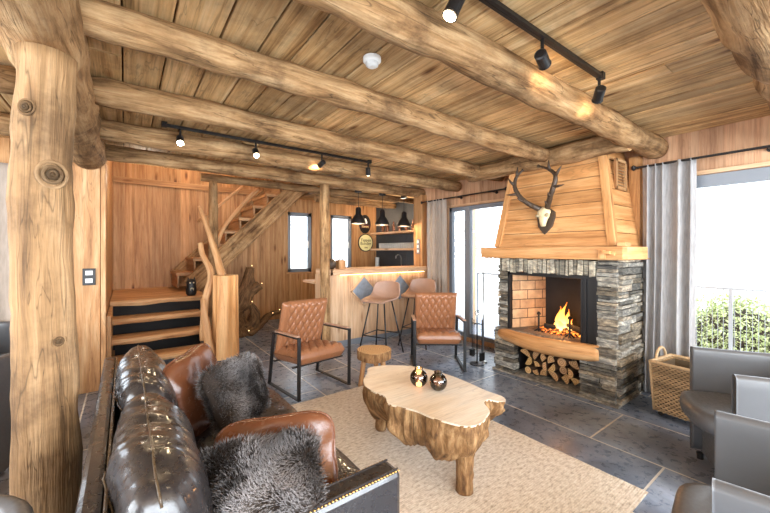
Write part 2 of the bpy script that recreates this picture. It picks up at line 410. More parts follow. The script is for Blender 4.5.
        if solid: m = o.modifiers.new('s', 'SOLIDIFY'); m.thickness = solid; m.offset = 0
        if bevel: m = o.modifiers.new('b', 'BEVEL'); m.width = bevel; m.segments = 2; m.limit_method = 'ANGLE'
        if sub: m = o.modifiers.new('u', 'SUBSURF'); m.levels = sub; m.render_levels = sub
        if smooth and bevel:
            pass
        return o

def wmat(o):
    m = Matrix.Translation(o.location) @ o.rotation_euler.to_matrix().to_4x4()
    return (wmat(o.parent) @ m) if o.parent else m
def thing(name, label, cat, loc=(0, 0, 0), rz=0, group=None):
    o = bpy.data.objects.new(name, None); COL.objects.link(o); o.location = loc; o.rotation_euler = (0, 0, rz); o.empty_display_size = .1
    return tag(o, label, cat, group)
def tag(o, label, cat, group=None, kind=None):
    o['label'] = label; o['category'] = cat
    if group: o['group'] = group
    if kind: o['kind'] = kind
    return o
def struct(o): o['kind'] = 'structure'; return o
def dup(root, loc, rz=0, label=None, group=None, rot=None):
    r = root.copy(); COL.objects.link(r); r.location = loc; r.rotation_euler = rot if rot else (0, 0, rz)
    if label: r['label'] = label
    if group: r['group'] = group
    for ch in list(root.children):
        c = ch.copy(); COL.objects.link(c); c.parent = r
        for g in ch.children:
            d = g.copy(); COL.objects.link(d); d.parent = c
    return r

# ------------------------------------------------------------------ the room
CZ = 2.51
YB = 7.10
RX = 4.25
KX = 5.0
mb = MB(); mb.slab(-5, 6.0, -3, 8, -.1, 0, tint=1.0); fl = struct(mb.build('floor', M['floor']))

def boards(name, mat, axis, c0, c1, u0, u1, z0, z1, openings=(), w=.13, var=.16, bevel=.0035, horiz=False, hue=.0):
    """plank wall: axis 'X' = plane of constant X between c0..c1 running over Y; openings (ua, ub, za, zb)"""
    mb = MB(); cuts = [u0]
    u = u0
    while u < u1-1e-6:
        u += w*R.uniform(.8, 1.2); cuts.append(min(u, u1))
    for op in openings: cuts += [max(u0, min(u1, op[0])), max(u0, min(u1, op[1]))]
    cuts = sorted(set(round(c, 4) for c in cuts))
    for a, b in zip(cuts, cuts[1:]):
        if b-a < .003: continue
        m = (a+b)/2; segs = [(z0, z1)]
        for op in openings:
            if op[0] < m < op[1]:
                ns = []
                for s0, s1 in segs:
                    if op[2] > s0: ns.append((s0, min(s1, op[2])))
                    if op[3] < s1: ns.append((max(s0, op[3]), s1))
                segs = [q for q in ns if q[1]-q[0] > .002]
        k = 1+R.uniform(-var, var); t = (k, k*(1-hue*R.random()), k*(1-hue*1.5*R.random())); off = R.uniform(0, .004)
        uvo = (R.uniform(0, 40), R.uniform(0, 40))
        for s0, s1 in segs:
            if axis == 'X': mb.slab(c0+off, c1, a, b, s0, s1, grain=2, tint=t, uvo=uvo)
            else: mb.slab(a, b, c0+off, c1, s0, s1, grain=2, tint=t, uvo=uvo)
    return struct(mb.build(name, mat, bevel=bevel))

# ceiling boards run along Y
def ceilboards(x0, x1, y0, y1, z, mb):
    x = x0
    while x < x1-1e-6:
        w = .2*R.uniform(.8, 1.2); xe = min(x1, x+w)
        if x1-xe < .04: xe = x1
        y = y0-R.uniform(0, 2)
        while y < y1:
            ye = min(y1, y+R.uniform(2.5, 5))
            k = R.choice((R.uniform(.68, .85), R.uniform(.85, 1.05), R.uniform(.95, 1.15))); h = R.uniform(-.05, .06)
            if ye > y0: mb.slab(x+.0045, xe-.0045, max(y0, y), ye, z+R.uniform(0, .010), z+.06, grain=1, tint=(k, k*(1+h*.4), k*(1+h)))
            y = ye
        x = xe
mb = MB(); ceilboards(-5, RX+.1, -3, 5.5, CZ, mb); ceilboards(2.95, KX+.1, 5.5, YB, CZ, mb); ceilboards(RX+.1, KX+.1, 4.7, 5.5, CZ, mb)
ceilboards(-.4, 2.95, 5.5, YB, 3.5, mb)
mb.slab(-5, RX+.1, -3, 5.5, CZ+.07, CZ+.12, tint=.4); mb.slab(2.95, KX+.2, 4.7, YB, CZ+.07, CZ+.12, tint=.4); mb.slab(-.5, 3.0, 5.5, YB+.1, 3.57, 3.6, tint=.4)
struct(mb.build('ceiling', M['ceil'], bevel=.004))

# right wall with the tall window and the sliding door
WY0, WY1 = -1.7, 1.02
DY0, DY1 = 2.62, 3.99
boards('wall_right', M['redpine'], 'X', RX, RX+.14, -3, 4.7, 0, CZ+.06, [(WY0, WY1, .04, 2.10), (DY0, DY1, .06, 2.10)], w=.17)
boards('wall_back', M['pine'], 'Y', YB, YB+.14, -.4, KX+.2, 0, 3.6, [(2.74, 3.28, .95, 2.22), (3.74, 4.30, .95, 2.22)], w=.13)
boards('wall_kitchen', M['darkpaint'], 'X', KX, KX+.14, 4.7, YB, 0, CZ+.06, w=1.5, var=0)
boards('wall_kitchen_return', M['pine'], 'Y', 4.7, 4.84, RX, KX+.1, 0, CZ+.06)
boards('wall_stair', M['pine'], 'X', -.42, -.16, 4.6, YB, 0, 3.6)
boards('wall_stairwell', M['pine'], 'X', 2.88, 2.94, 5.5, YB, CZ+.0, 3.6)
mb = MB(); mb.slab(-.4, 2.95, 5.42, 5.5, CZ+.06, 3.6, grain=0); struct(mb.build('wall_stairwell_front', M['pine']))
boards('wall_left', M['pine'], 'X', -5.0, -4.86, -3, 5, 0, CZ+.06)
boards('wall_left_room', M['pine'], 'Y', 4.98, 5.12, -5, -.3, 0, CZ+.06, [(-2.6, -.86, .06, 2.08)])
boards('wall_rear', M['pine'], 'Y', -3.0, -2.86, -5, RX+.14, 0, CZ+.06, [(-2.7, 3.9, .08, 2.15)])  # unseen wall; its wide opening is made to let in fill light
# smooth pine pilaster with the light switch
mb = MB(); mb.slab(-.42, -.20, 4.52, 4.6, 0, 2.30, grain=2); mb.slab(-.195, -.155, 4.50, 4.62, 0, 2.30, grain=2, tint=1.1)
struct(mb.build('trim_1', M['tread'], bevel=.004))
# flat boards at the head of the back wall and above the tall window
mb = MB(); mb.slab(-.15, 2.86, YB-.025, YB, 2.50, 2.60, grain=0, tint=.9); struct(mb.build('trim_2', M['pine'], bevel=.004))
mb = MB(); mb.slab(RX-.02, RX, WY0-.05, WY1+.05, 2.10, 2.135, grain=1, tint=1.1); mb.slab(RX-.02, RX, DY0, DY1+.05, 2.10, 2.135, grain=1, tint=1.1); struct(mb.build('trim_3', M['barwood'], bevel=.003))
mb = MB(); mb.slab(4.13, RX, 4.49, 4.70, 0, 2.38, grain=2); struct(mb.build('trim_4', M['pine'], bevel=.006))

def window(name, axis, c, u0, u1, z0, z1, stiles=(), fw=.07, depth=.07, head=0, handle=None, sill=None):
    """frame and panes in a wall opening"""
    e = bpy.data.objects.new(name, None); COL.objects.link(e); e['kind'] = 'structure'
    e.location = (c, u0, z0) if axis == 'X' else (u0, c, z0)
    f = MB(); g = MB()
    def q(m, a, b, d0, d1, s0, s1, **k):
        if axis == 'X': m.slab(c+d0, c+d1, a, b, s0, s1, **k)
        else: m.slab(a, b, c+d0, c+d1, s0, s1, **k)
    q(f, u0, u0+fw, 0, depth, z0, z1); q(f, u1-fw, u1, 0, depth, z0, z1)
    q(f, u0, u1, 0, depth, z0, z0+fw); q(f, u0, u1, 0, depth, z1-fw-head, z1)
    for a, b in stiles: q(f, a, b, -.01, depth, z0, z1)
    f.build('window_frame', M['anth'], e, bevel=.004, world=True)
    q(g, u0+.02, u1-.02, depth/2, depth/2+.006, z0+.02, z1-.02); g.build('pane', M['glass'], e, world=True)
    if handle is not None:
        h = MB(); q(h, handle-.012, handle+.012, -.02, 0, (z0+z1)/2-.06, (z0+z1)/2+.04); q(h, handle-.01, handle+.01, -.045, -.02, (z0+z1)/2+.0, (z0+z1)/2+.02)
        q(h, handle-.01, handle+.01, -.05, -.035, (z0+z1)/2-.12, (z0+z1)/2+.02); h.build('handle', M['white'], e, bevel=.003, world=True)
    if sill: 
        s_ = MB(); q(s_, u0-.03, u1+.03, -.05, .02, z0-.03, z0, tint=1.2); s_.build('window_sill', M['tread'], e, bevel=.004, world=True)
    return e
window('window_1', 'Y', YB+.03, 2.74, 3.28, .95, 2.22, fw=.075, handle=3.19, sill=True)
window('window_2', 'Y', YB+.03, 3.74, 4.30, .95, 2.22, fw=.075, handle=4.2, sill=True)
window('window_3', 'X', RX+.03, WY0, WY1, .04, 2.10, fw=.06, head=.05)
window('door_1', 'X', RX+.03, DY0, DY1, .06, 2.10, stiles=[(3.56, 3.66)], fw=.06)
window('window_4', 'Y', 5.01, -2.6, -.86, .06, 2.08, fw=.06)
window('rear_fill_window', 'Y', -2.97, -2.7, 3.9, .08, 2.15, stiles=[(-.5, -.4), (1.7, 1.8)], fw=.06)  # unseen glass front added for soft fill from behind

# ------------------------------------------------------------------ outdoors
mb = MB(); mb.slab(4.4, 60, -40, 60, -.5, -.35); mb.slab(-40, 60, 7.4, 60, -.5, -.36); mb.slab(-40, 60, -40, -3.2, -.5, -.36); mb.slab(-40, -5.2, -4, 8, -.5, -.36)
struct(mb.build('ground', M['ground']))
mb = MB(); mb.slab(4.4, 6.6, -3, 5.2, -.12, -.02, tint=.95); struct(mb.build('floor_terrace', M['ground']))

def tree(loc, h, seed, label):
    rr = random.Random(seed); o = MB()
    def br(p, d, L, r, lv):
        q = p+d*L; o.tube([p, p.lerp(q, .5)+Vector((rr.uniform(-1, 1), rr.uniform(-1, 1), 0))*L*.05, q], [r, r*.8, r*.6], 5, caps=False)
        if lv:
            for i in range(4 if lv > 1 else 3):
                dd = (d+Vector((rr.uniform(-1, 1), rr.uniform(-1, 1), rr.uniform(-.2, .7)))*.8).normalized()
                br(p.lerp(q, rr.uniform(.4, 1)), dd, L*rr.uniform(.5, .75), r*.5, lv-1)
    br(Vector((0, 0, 0)), Vector((0, 0, 1)), h*.4, .09, 4)
    b = o.build('bare_tree', M['haze_bark']); b.location = loc; return tag(b, label, 'tree', 'bare trees outdoors')
M['haze_bark'] = plain('overexposed_bark', lin(190, 186, 182), .9)  # bark paled to imitate overexposure, not frost
tree((8.6, 6.2, -.4), 4.6, 3, 'bare tree in overexposed pale tones outside the glass door beside the fireplace')
tree((10.5, 9.4, -.4), 5.4, 9, 'pale bare tree further off beyond the glass door')
tree((4.2, 12.0, -.4), 5.4, 5, 'bare branches outside the small window beside the staircase')
# timber post and cladding on the terrace
mb = MB(); mb.slab(5.3, 5.42, 4.36, 4.5, -.05, 2.7, grain=2); tag(mb.build('terrace_post', M['barwood'], bevel=.005), 'pale timber post on the terrace outside the glass door', 'post')
# fence
M['steelgrey'] = plain('galvanised_steel', lin(176, 180, 184), .4, .5)
fe = thing('metal_fence', 'thin grey metal fence on the terrace edge in front of the bushes', 'fence', (6.5, 1, -.02))
mb = MB(); mb.slab(6.48, 6.52, -3, 5.2, .88, .91); mb.slab(6.49, 6.51, -3, 5.2, .03, .05); mb.build('rail', M['steelgrey'], fe, world=True)
for y in (-2.98, -1.0, 1.0, 3.0, 5.18):
    mb = MB(); mb.slab(6.48, 6.52, y-.02, y+.02, -.02, .88); mb.build('fence_post', M['steelgrey'], fe, world=True)
mb = MB(); y = -3
while y < 5.2: mb.slab(6.497, 6.503, y, y+.006, .04, .89); y += .055
mb.build('wire_mesh', M['steelgrey'], fe, world=True)
def hedge(loc, sx, sy, sz, seed, label):
    rr = random.Random(seed); e = thing('hedge_bush', label, 'bush', loc, 0, 'bushes on the terrace edge')
    m = MB()
    for i in range(9000):
        th = rr.uniform(0, 2*PI); ph = math.acos(rr.uniform(-.2, 1)); k = rr.uniform(.8, 1.03)
        p = Vector((sx*math.sin(ph)*math.cos(th), sy*math.sin(ph)*math.sin(th), sz*math.cos(ph)))*k
        k2 = 1+.16*mnoise.noise(p*3); p *= k2
        a = Vector((rr.uniform(-1, 1), rr.uniform(-1, 1), rr.uniform(-1, 1))).normalized(); b = a.cross(Vector((rr.uniform(-1, 1), rr.uniform(-1, 1), rr.uniform(-1, 1)))).normalized()
        L = rr.uniform(.02, .035); w = L*.45; i0 = len(m.v); t = rr.uniform(.55, 1.35)
        for q in (p-a*L, p+b*w, p+a*L, p-b*w): m.pt(q)
        m.face([i0, i0+1, i0+2, i0+3], [(0, 0)]*4, (t, t, t*.8))
    m.build('foliage', M['leaf'], e)
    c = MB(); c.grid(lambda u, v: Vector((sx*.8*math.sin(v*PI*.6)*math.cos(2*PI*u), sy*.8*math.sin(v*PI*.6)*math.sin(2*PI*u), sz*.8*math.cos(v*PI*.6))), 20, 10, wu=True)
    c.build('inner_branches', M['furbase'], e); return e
hedge((7.4, 1.05, -.2), .62, .85, .92, 1, 'rounded green bush outside the tall window by the grey curtain')
hedge((7.5, -.75, -.2), .62, .85, .86, 2, 'lower green bush outside the tall window above the grey chair')

# ------------------------------------------------------------------ log beams
def log(name, p0, p1, r0, r1, label, mat='log', seed=0, bump=.17, sag=0.0, seg=28, tint=1.0, cat='beam'):
    p0 = Vector(p0); p1 = Vector(p1); m = MB(); n = max(6, int((p1-p0).length/.12)); pts = []; rad = []
    if name == 'ceiling_beam' and r0 < .16: r0 *= .92; r1 *= .92; p0.z += .006; p1.z += .006
    for i in range(n+1):
        t = i/n; q = p0.lerp(p1, t)
        q += Vector((mnoise.noise(Vector((seed, t*3, 0))), mnoise.noise(Vector((seed, t*3, 9))), mnoise.noise(Vector((seed, t*3, 5)))))*sag
        pts.append(q); rad.append(r0+(r1-r0)*t)
    rad[0] *= .93; rad[-1] *= .93
    m.tube(pts, rad, seg, capmi=1, bump=bump, bs=4, seed=seed, tint=tint)
    c = (p0+p1)/2
    o = m.build(name, [M[mat], M['end']], smooth=True)
    o.data.transform(Matrix.Translation(-c)); o.location = c
    for pl in o.data.polygons:
        if pl.material_index == 1: pl.use_smooth = False
    return tag(o, label, cat, None, 'thing')
log('ceiling_beam', (-.2, 1.18, 2.405), (4.25, 1.18, 2.405), .104, .114, 'thick round log beam ending above the grey curtain, in front of the deer skull', seed=1, sag=.02)
log('ceiling_beam', (-.2, 1.98, 2.41), (3.56, 1.98, 2.41), .088, .088, 'round log beam whose sawn end stops on the crosswise log above the antlers', seed=2, sag=.02)
log('ceiling_beam', (-.2, 2.88, 2.41), (4.1, 2.88, 2.41), .092, .088, 'slimmer log beam running behind the smoke detector towards the glass door', seed=3, sag=.02)
log('ceiling_beam', (-.2, 3.74, 2.405), (4.2, 3.74, 2.405), .095, .09, 'log beam directly behind the long black track with the glowing spots', seed=4, sag=.02)
log('ceiling_beam', (-.25, 4.60, 2.41), (4.3, 4.60, 2.41), .088, .085, 'log beam over the bar from which the black pendant lamps hang', seed=5, sag=.015)
log('ceiling_beam', (.84, 5.42, 2.42), (4.98, 5.42, 2.42), .06, .06, 'dark old log on the slim post in front of the stair flight', seed=6, sag=.01, tint=.75)
log('ceiling_beam', (2.98, 6.3, 2.42), (4.96, 6.3, 2.42), .07, .07, 'short log under the ceiling of the bar corner above the round signs', seed=7, sag=.01)
log('ceiling_beam', (-1.0, .17, 2.35), (4.3, .17, 2.35), .165, .165, 'very thick pale cracked log nearest the tall window corner', seed=8, sag=.02, tint=(1.12, 1.14, 1.16))
log('cross_beam', (-.30, -1.2, 2.355), (-.30, 4.68, 2.355), .16, .15, 'heavy weathered grey-brown crosswise log resting on the big tree trunk', seed=9, sag=.02, tint=(1.02, 1.03, 1.05))
log('cross_beam', (3.66, 1.22, 2.40), (3.66, 3.05, 2.40), .10, .095, 'crosswise log along the top of the wooden fireplace hood', seed=10, sag=.015)
for i, yy in enumerate((.7, 1.9, 3.0, 4.1)):
    log('ceiling_beam', (-4.85, yy, 2.41), (-.48, yy, 2.41), .095, .095, ['log beam of the left room over the nearest grey chair', 'log beam left of the tree trunk top', 'log beam of the left room before the window', 'log beam of the left room close to the left window curtain'][i], seed=20+i, sag=.02)

# big tree trunk post
def trunk():
    m = MB(); n = 40; pts = []; rad = []
    for i in range(n+1):
        t = i/n; z = t*2.205
        pts.append(Vector((-.262+.010*math.sin(z*3.1), 1.98+.012*math.cos(z*2.3), z)))
        rad.append(.100+.007*math.sin(z*2.1+1))
    m.tube(pts, rad, 40, bump=.13, bs=4, seed=3, capmi=1)
    e = m.build('tree_trunk_post', [M['trunk'], M['end']], smooth=True)
    tag(e, 'thick bare tree trunk post with knots standing beside the black sofa', 'post')
    for (a, z, r) in ((-1.25, 1.70, .045), (-1.05, 1.04, .024), (-1.0, .78, .018), (-2.0, 1.95, .026)):
        k = MB()
        d = Vector((math.cos(a), math.sin(a), 0)); p = Vector((-.262, 1.98, z)); x = Vector((-d.y, d.x, 0))
        for ri, t in ((r, .85), (r*.62, .5), (r*.3, .35)):
            ring = [p+d*(.098+.010*(1-ri/r))+x*ri*math.cos(q*PI/8)+Vector((0, 0, ri*1.15*math.sin(q*PI/8))) for q in range(16)]
            k.tube(ring, r*.16, 6, closed=True, tint=t)
        k.tube([p+d*.09, p+d*.11], [r*.3, r*.2], 10, tint=.3)
        k.build('knot', M['trunk'], e, smooth=True)
trunk()

# ------------------------------------------------------------------ fireplace
fp = thing('fireplace', 'open stone fireplace with grey stacked slate, wooden hood and burning fire', 'fireplace', (3.9, 1.92, 0))
def stones(mb, face, a0, a1, z0, z1, c, holes=(), hmin=.03, hmax=.075, lmin=.12, lmax=.42, dep=.09, out=.03):
    """courses of split stone; face '-X' looks to -X at X=c, '-Y' to -Y at Y=c, '+Y' to +Y"""
    z = z0
    while z < z1-.004:
        hgt = min(R.uniform(hmin, hmax), z1-z)
        if z1-(z+hgt) < .015: hgt = z1-z
        segs = [(a0, a1)]
        for (b0, b1, q0, q1) in holes:
            if z+hgt*.5 > q0 and z+hgt*.5 < q1:
                ns = []
                for s0, s1 in segs:
                    if b0 > s0: ns.append((s0, min(s1, b0)))
                    if b1 < s1: ns.append((max(s0, b1), s1))
                segs = [q for q in ns if q[1]-q[0] > .01]
        for s0, s1 in segs:
            a = s0
            while a < s1-.002:
                L = min(R.uniform(lmin, lmax), s1-a)
                if s1-(a+L) < .05: L = s1-a
                sub = [(z, hgt)] if (hgt < .05 or R.random() < .6) else [(z, hgt*.5), (z+hgt*.5, hgt*.5)]
                for zz, hh in sub:
                    k = R.choice((R.uniform(.32, .5), R.uniform(.6, .9), R.uniform(.9, 1.4)))
                    hue = R.choice(((1, 1, .98), (1.05, .97, .88), (.97, 1, 1.03), (1.12, 1.0, .84)))
                    t = tuple(k*q for q in hue); o = R.uniform(0, out)
                    g = .006
                    if face == '-X': mb.box((c+dep/2-o, a+L/2, zz+hh/2), (dep, L-g, hh-g), tint=t, jit=.004)
                    elif face == '-Y': mb.box((a+L/2, c+dep/2-o, zz+hh/2), (L-g, dep, hh-g), tint=t, jit=.004)
                    else: mb.box((a+L/2, c-dep/2+o, zz+hh/2), (L-g, dep, hh-g), tint=t, jit=.004)
                a += L
        z += hgt
FY0, FY1 = 1.285, 2.56
OY0, OY1 = 1.60, 2.40      # fire opening
NY0, NY1 = 1.60, 2.30      # log niche
m = MB()
stones(m, '-X', FY0, FY1, 0.02, .50, 3.545, holes=[(NY0, NY1, .02, .385)])
stones(m, '-X', FY0+.01, FY1-.02, .50, 1.16, 3.61, holes=[(1.47, OY1+.03, .50, 1.16)])
stones(m, '-X', FY0+.01, 1.47, 1.16, 1.32, 3.61)
stones(m, '-Y', 3.56, RX, 0.02, .50, FY0-.012)
stones(m, '-Y', 3.62, RX, .50, 1.32, FY0)
stones(m, '+Y', 3.56, RX, 0.02, .50, FY1+.012)
stones(m, '+Y', 3.62, RX, .50, 1.32, FY1)
# upright stones over the opening
y = 1.475
while y < FY1-.03:
    w = min(R.uniform(.035, .065), FY1-.02-y); k = R.choice((R.uniform(.6, .9), R.uniform(1.2, 1.9), R.uniform(1.2, 1.7)))
    m.box((3.645-R.uniform(0, .03), y+w/2, 1.235+R.uniform(-.008, .008)), (.09, w-.009, .150), grain=2, tint=(k, k*.97, k*.88), jit=.005); y += w
m.build('stone_surround', M['stone'], fp, bevel=.002, world=True)
m = MB()   # mortar core around openings
for (x0, x1, y0, y1, z0, z1) in ((3.60, 4.2, FY0+.03, NY0-.04, 0, .48), (3.60, 4.2, NY1+.04, FY1-.03, 0, .48), (3.60, 4.2, NY0-.05, NY1+.05, .40, .47),
        (4.05, 4.2, NY0-.05, NY1+.05, 0, .45), (3.67, 4.2, FY0+.03, 1.52, .48, 1.31), (3.67, 4.2, OY1+.06, FY1-.03, .48, 1.31), (3.67, 4.2, 1.5, OY1+.07, 1.2, 1.31), (4.12, 4.2, 1.5, 2.46, .45, 1.25)):
    m.slab(x0, x1, y0, y1, z0, z1)
m.build('mortar_core', M['mortar'], fp, world=True)
m = MB(); m.slab(3.50, 4.2, FY0-.03, FY1+.02, 0, .022, grain=1); m.build('base_strip', M['stone'], fp, bevel=.003, world=True)
# firebox
m = MB()
m.face([m.pt(p) for p in ((3.64, OY1, .5), (4.10, OY1-.16, .5), (4.10, OY1-.16, 1.16), (3.64, OY1, 1.16))], [(0, 0), (.5, 0), (.5, .66), (0, .66)])
m.build('firebrick_side', M['firebrick'], fp, world=True)
m = MB()
m.face([m.pt(p) for p in ((3.64, 1.5, .5), (3.64, 1.5, 1.16), (4.10, 1.66, 1.16), (4.10, 1.66, .5))], [(0, 0), (0, .66), (.5, .66), (.5, 0)])
m.build('firebrick_side', M['firebrick'], fp, world=True)
m = MB(); m.slab(4.09, 4.11, 1.5, OY1, .48, 1.2); m.slab(3.66, 4.11, 1.5, OY1, 1.17, 1.2); m.build('sooty_back_plate', M['soot_and_shade'], fp, world=True)
m = MB()
for i in range(6):
    for j in range(3): m.slab(3.58+j*.18, 3.575+(j+1)*.18, 1.49+i*.155, 1.485+(i+1)*.155, .46, .50, tint=R.uniform(.8, 1.2))
m.build('hearth_tiles', M['ash'], fp, bevel=.003, world=True)
m = MB(); fx0, fx1 = 3.595, 3.635
m.slab(fx0, fx1, OY1, OY1+.035, .50, 1.16); m.slab(fx0, fx1, 1.465, OY1+.035, 1.125, 1.16); m.slab(fx0, fx1, 1.565, 1.60, .50, 1.13)
m.slab(fx0+.005, fx1, 1.465, 1.495, .50, 1.13); m.slab(fx0+.02, fx1, 1.495, 1.565, .50, 1.13); m.slab(fx0-.012, fx0+.01, 1.60, 1.612, .5, 1.12)
m.build('steel_frame', M['black'], fp, bevel=.002, world=True)
# bowed hearth log
m = MB(); pts = []; rad = []
for i in range(29):
    t = i/28; yy = 2.50-1.06*t; pts.append((3.575-.11*math.sin(PI*t), yy, .435-.012*math.sin(PI*t))); rad.append(.058+.016*math.sin(PI*t)**.6+.016*t)
m.tube(pts, rad, 20, capmi=1, bump=.06, bs=5, flat=1.0)
m.build('hearth_log', [M['hood'], M['end']], fp, smooth=True, world=True)
# mantel and hood
m = MB()
m.slab(3.42, 3.52, 1.19, 2.68, 1.325, 1.44, grain=1, tint=1.0); m.slab(3.52, 4.02, 1.19, 1.27, 1.325, 1.44, grain=0, tint=1.25); m.slab(3.52, 4.22, 2.58, 2.68, 1.325, 1.44, grain=0)
m.slab(3.45, 4.2, 1.2, 2.64, 1.318, 1.33, grain=1, tint=.8)
m.build('mantel_beam', M['hood'], fp, bevel=.006, world=True)
m = MB(); m.slab(3.385, 3.42, 1.245, 1.285, 1.36, 1.395, tint=1.1); m.slab(3.40, 3.42, 1.32, 1.38, 1.33, 1.41, tint=1.1); m.slab(3.36, 3.44, 1.27, 1.33, 1.375, 1.40, tint=1.2); m.slab(3.40, 3.52, 1.165, 1.23, 1.44, 1.475, tint=1.1)
m.build('joint_peg', M['hood'], fp, bevel=.004, world=True)
HZ0, HZ1 = 1.44, 2.44
def hoodpt(y, z, inset=0):
    t = (z-HZ0)/(HZ1-HZ0); ya = FY0+.0+(.17)*t; yb = FY1-.0-(.10)*t; x = 3.52+.20*t
    return x+inset, ya, yb
m = MB(); z = HZ0
while z < HZ1-.01:
    z2 = min(HZ1, z+R.uniform(.12, .16)); k = R.uniform(.86, 1.1)
    x1, a1, b1 = hoodpt(0, z, .02); x2, a2, b2 = hoodpt(0, z2, .02); g = .0025
    i0 = len(m.v); uo = R.uniform(0, 30)
    for (x, a, b, zz) in ((x1, a1, b1, z+g), (x2, a2, b2, z2-g)):
        m.pt((x, a+.05, zz)); m.pt((x, b-.05, zz)); m.pt((x+.03, a+.05, zz)); m.pt((x+.03, b-.05, zz))
    tt = (k, k, k)
    m.face([i0+1, i0, i0+4, i0+5], [(b1+uo, z), (a1+uo, z), (a2+uo, z2), (b2+uo, z2)], tt)
    m.face([i0+4, i0+6, i0+7, i0+5], [(0, 0), (0, .03), (1, .03), (1, 0)], tt); m.face([i0, i0+1, i0+3, i0+2], [(0, 0), (1, 0), (1, .03), (0, .03)], tt)
    z = z2
m.build('hood_front_boards', M['hood'], fp, world=True)
for s_, nm in ((0, 'hood_side_boards'), (1, 'hood_side_boards')):
    m = MB(); z = HZ0
    while z < HZ1-.01:
        z2 = min(HZ1, z+R.uniform(.12, .16)); k = R.uniform(.8, 1.05); g = .0025; uo = R.uniform(0, 30)
        P = []
        for zz in (z+g, z2-g):
            x, a, b = hoodpt(0, zz, .03); yy = a+.012 if s_ == 0 else b-.012; P += [(x, yy, zz), (RX, yy, zz)]
        i0 = len(m.v); [m.pt(p) for p in P]
        idx = [i0, i0+1, i0+3, i0+2] if s_ == 0 else [i0+1, i0, i0+2, i0+3]
        m.face(idx, [(p[0]+uo, p[2]) for p in (P[0], P[1], P[3], P[2])] if s_ == 0 else [(p[0]+uo, p[2]) for p in (P[1], P[0], P[2], P[3])], (k, k*.96, k*.92)); z = z2
    m.build(nm, M['hood'], fp, world=True)
m = MB(); m.slab(3.85, RX, 1.47, 2.44, 1.5, HZ1-.02); m.build('hood_core', M['mortar'], fp, world=True)
for (fy, k) in ((0, 1), (1, 1)):
    m = MB(); x1, a1, b1 = hoodpt(0, HZ0); x2, a2, b2 = hoodpt(0, HZ1)
    ya, yb_ = (a1+.03, a2+.03) if fy == 0 else (b1-.03, b2-.03)
    m.bar((x1+.03, ya, HZ0), (x2+.03, yb_, HZ1), .06, .075, up=(0, 1, 0), tint=1.05); m.build('corner_post', M['hood'], fp, bevel=.005, world=True)
m = MB()  # corner board against the wall, vent frame
m.slab(4.17, 4.245, 1.30, 1.40, 1.44, 2.36, grain=2, tint=.85); m.build('back_corner_board', M['hood'], fp, bevel=.004, world=True)
v = MB()
for (xa, xb, za, zb) in ((3.80, 4.06, 2.27, 2.30), (3.80, 4.06, 2.00, 2.03), (3.80, 3.83, 2.0, 2.3), (4.03, 4.06, 2.0, 2.3)):
    v.slab(xa, xb, 1.375, 1.40, za, zb, tint=(.75, .72, .68))
for q in range(8): v.slab(3.83, 4.03, 1.385, 1.395, 2.045+q*.029, 2.055+q*.029, tint=(.5, .5, .5))
v.build('vent_grille', M['tread'], fp, bevel=.002, world=True)

# fire
e = thing('burning_fire', 'orange flames and embers burning in the stone fireplace', 'fire', (3.88, 1.90, .50))
m = MB(); rr = random.Random(4)
def tongue(p, h, r, lean):
    pts = []; rad = []
    for i in range(9):
        t = i/8; pts.append((p[0]+lean[0]*t+.018*math.sin(t*6+p[1]*40), p[1]+lean[1]*t+.02*math.sin(t*5+p[0]*50), p[2]+h*t)); rad.append(r*(math.sin(PI*min(1, t*.85+.22))**.9)*(1-t)**.35+.001)
    i0 = len(m.f); m.tube(pts, rad, 10, caps=False, bump=.25, bs=16)
    for f in range(i0, len(m.f)):
        zz = [m.v[i].z for i in m.f[f]]; m.uv[f] = [((z-p[2])/h, 0) for z in zz]
for (dx, dy, h, r) in ((0, .0, .34, .045), (-.03, .05, .22, .04), (.03, -.05, .26, .04), (-.02, -.02, .19, .035), (.02, .09, .13, .03), (0, -.1, .15, .03), (-.05, .02, .15, .03), (.01, .03, .28, .03)):
    tongue((3.88+dx*.8, 1.93+dy*.8, .535), h*.9, r, (rr.uniform(-.02, .02), rr.uniform(-.03, .03)))
m.build('flames', M['flame'], e, smooth=True, world=True)
m = MB()
for i in range(160):
    a = rr.uniform(0, 2*PI); q = rr.uniform(0, 1)**.6; s_ = rr.uniform(.012, .035)
    m.box((3.86+.14*q*math.cos(a), 1.94+.24*q*math.sin(a), .505+rr.uniform(0, .05)*(1-q)+s_/3), (s_, s_*1.2, s_*.8), jit=s_*.2, rot=Matrix.Rotation(rr.uniform(0, 3), 3, 'Z'))
m.build('ember_bed', M['ember'], e, world=True)['kind'] = 'stuff'
point('fire_glow', (3.83, 1.90, .70), 6, (1, .45, .15), .08)
for i, (p0, p1, r) in enumerate((((3.80, 1.62, .545), (3.93, 1.98, .60), .030), ((3.95, 1.72, .54), (3.80, 2.10, .56), .028))):
    m = MB(); m.tube([p0, p1], r, 12, bump=.2, bs=12, capmi=1, step=.03); o = m.build('charred_log', [M['soot_and_shade'], M['ember']], smooth=True)
    tag(o, ['charred log leaning to the right among the embers', 'charred log lying to the left over the embers'][i], 'log')
for i, yy in enumerate((2.12, 1.78)):
    m = MB(); m.tube([(3.72, yy, .5), (3.72, yy, .69)], .011, 8); m.lathe([(0, 0), (.02, .005), (.022, .02), (.012, .035), (0, .04)], (3.72, yy, .685), 12)
    m.tube([(3.72, yy, .52), (3.98, yy, .52)], .009, 6); m.tube([(3.72, yy-.05, .5), (3.72, yy, .535), (3.72, yy+.05, .5)], .009, 6)
    tag(m.build('fire_dog', M['black']), ['iron fire dog standing left of the flames', 'iron fire dog standing right of the flames'][i], 'fire dog', 'iron fire dogs')

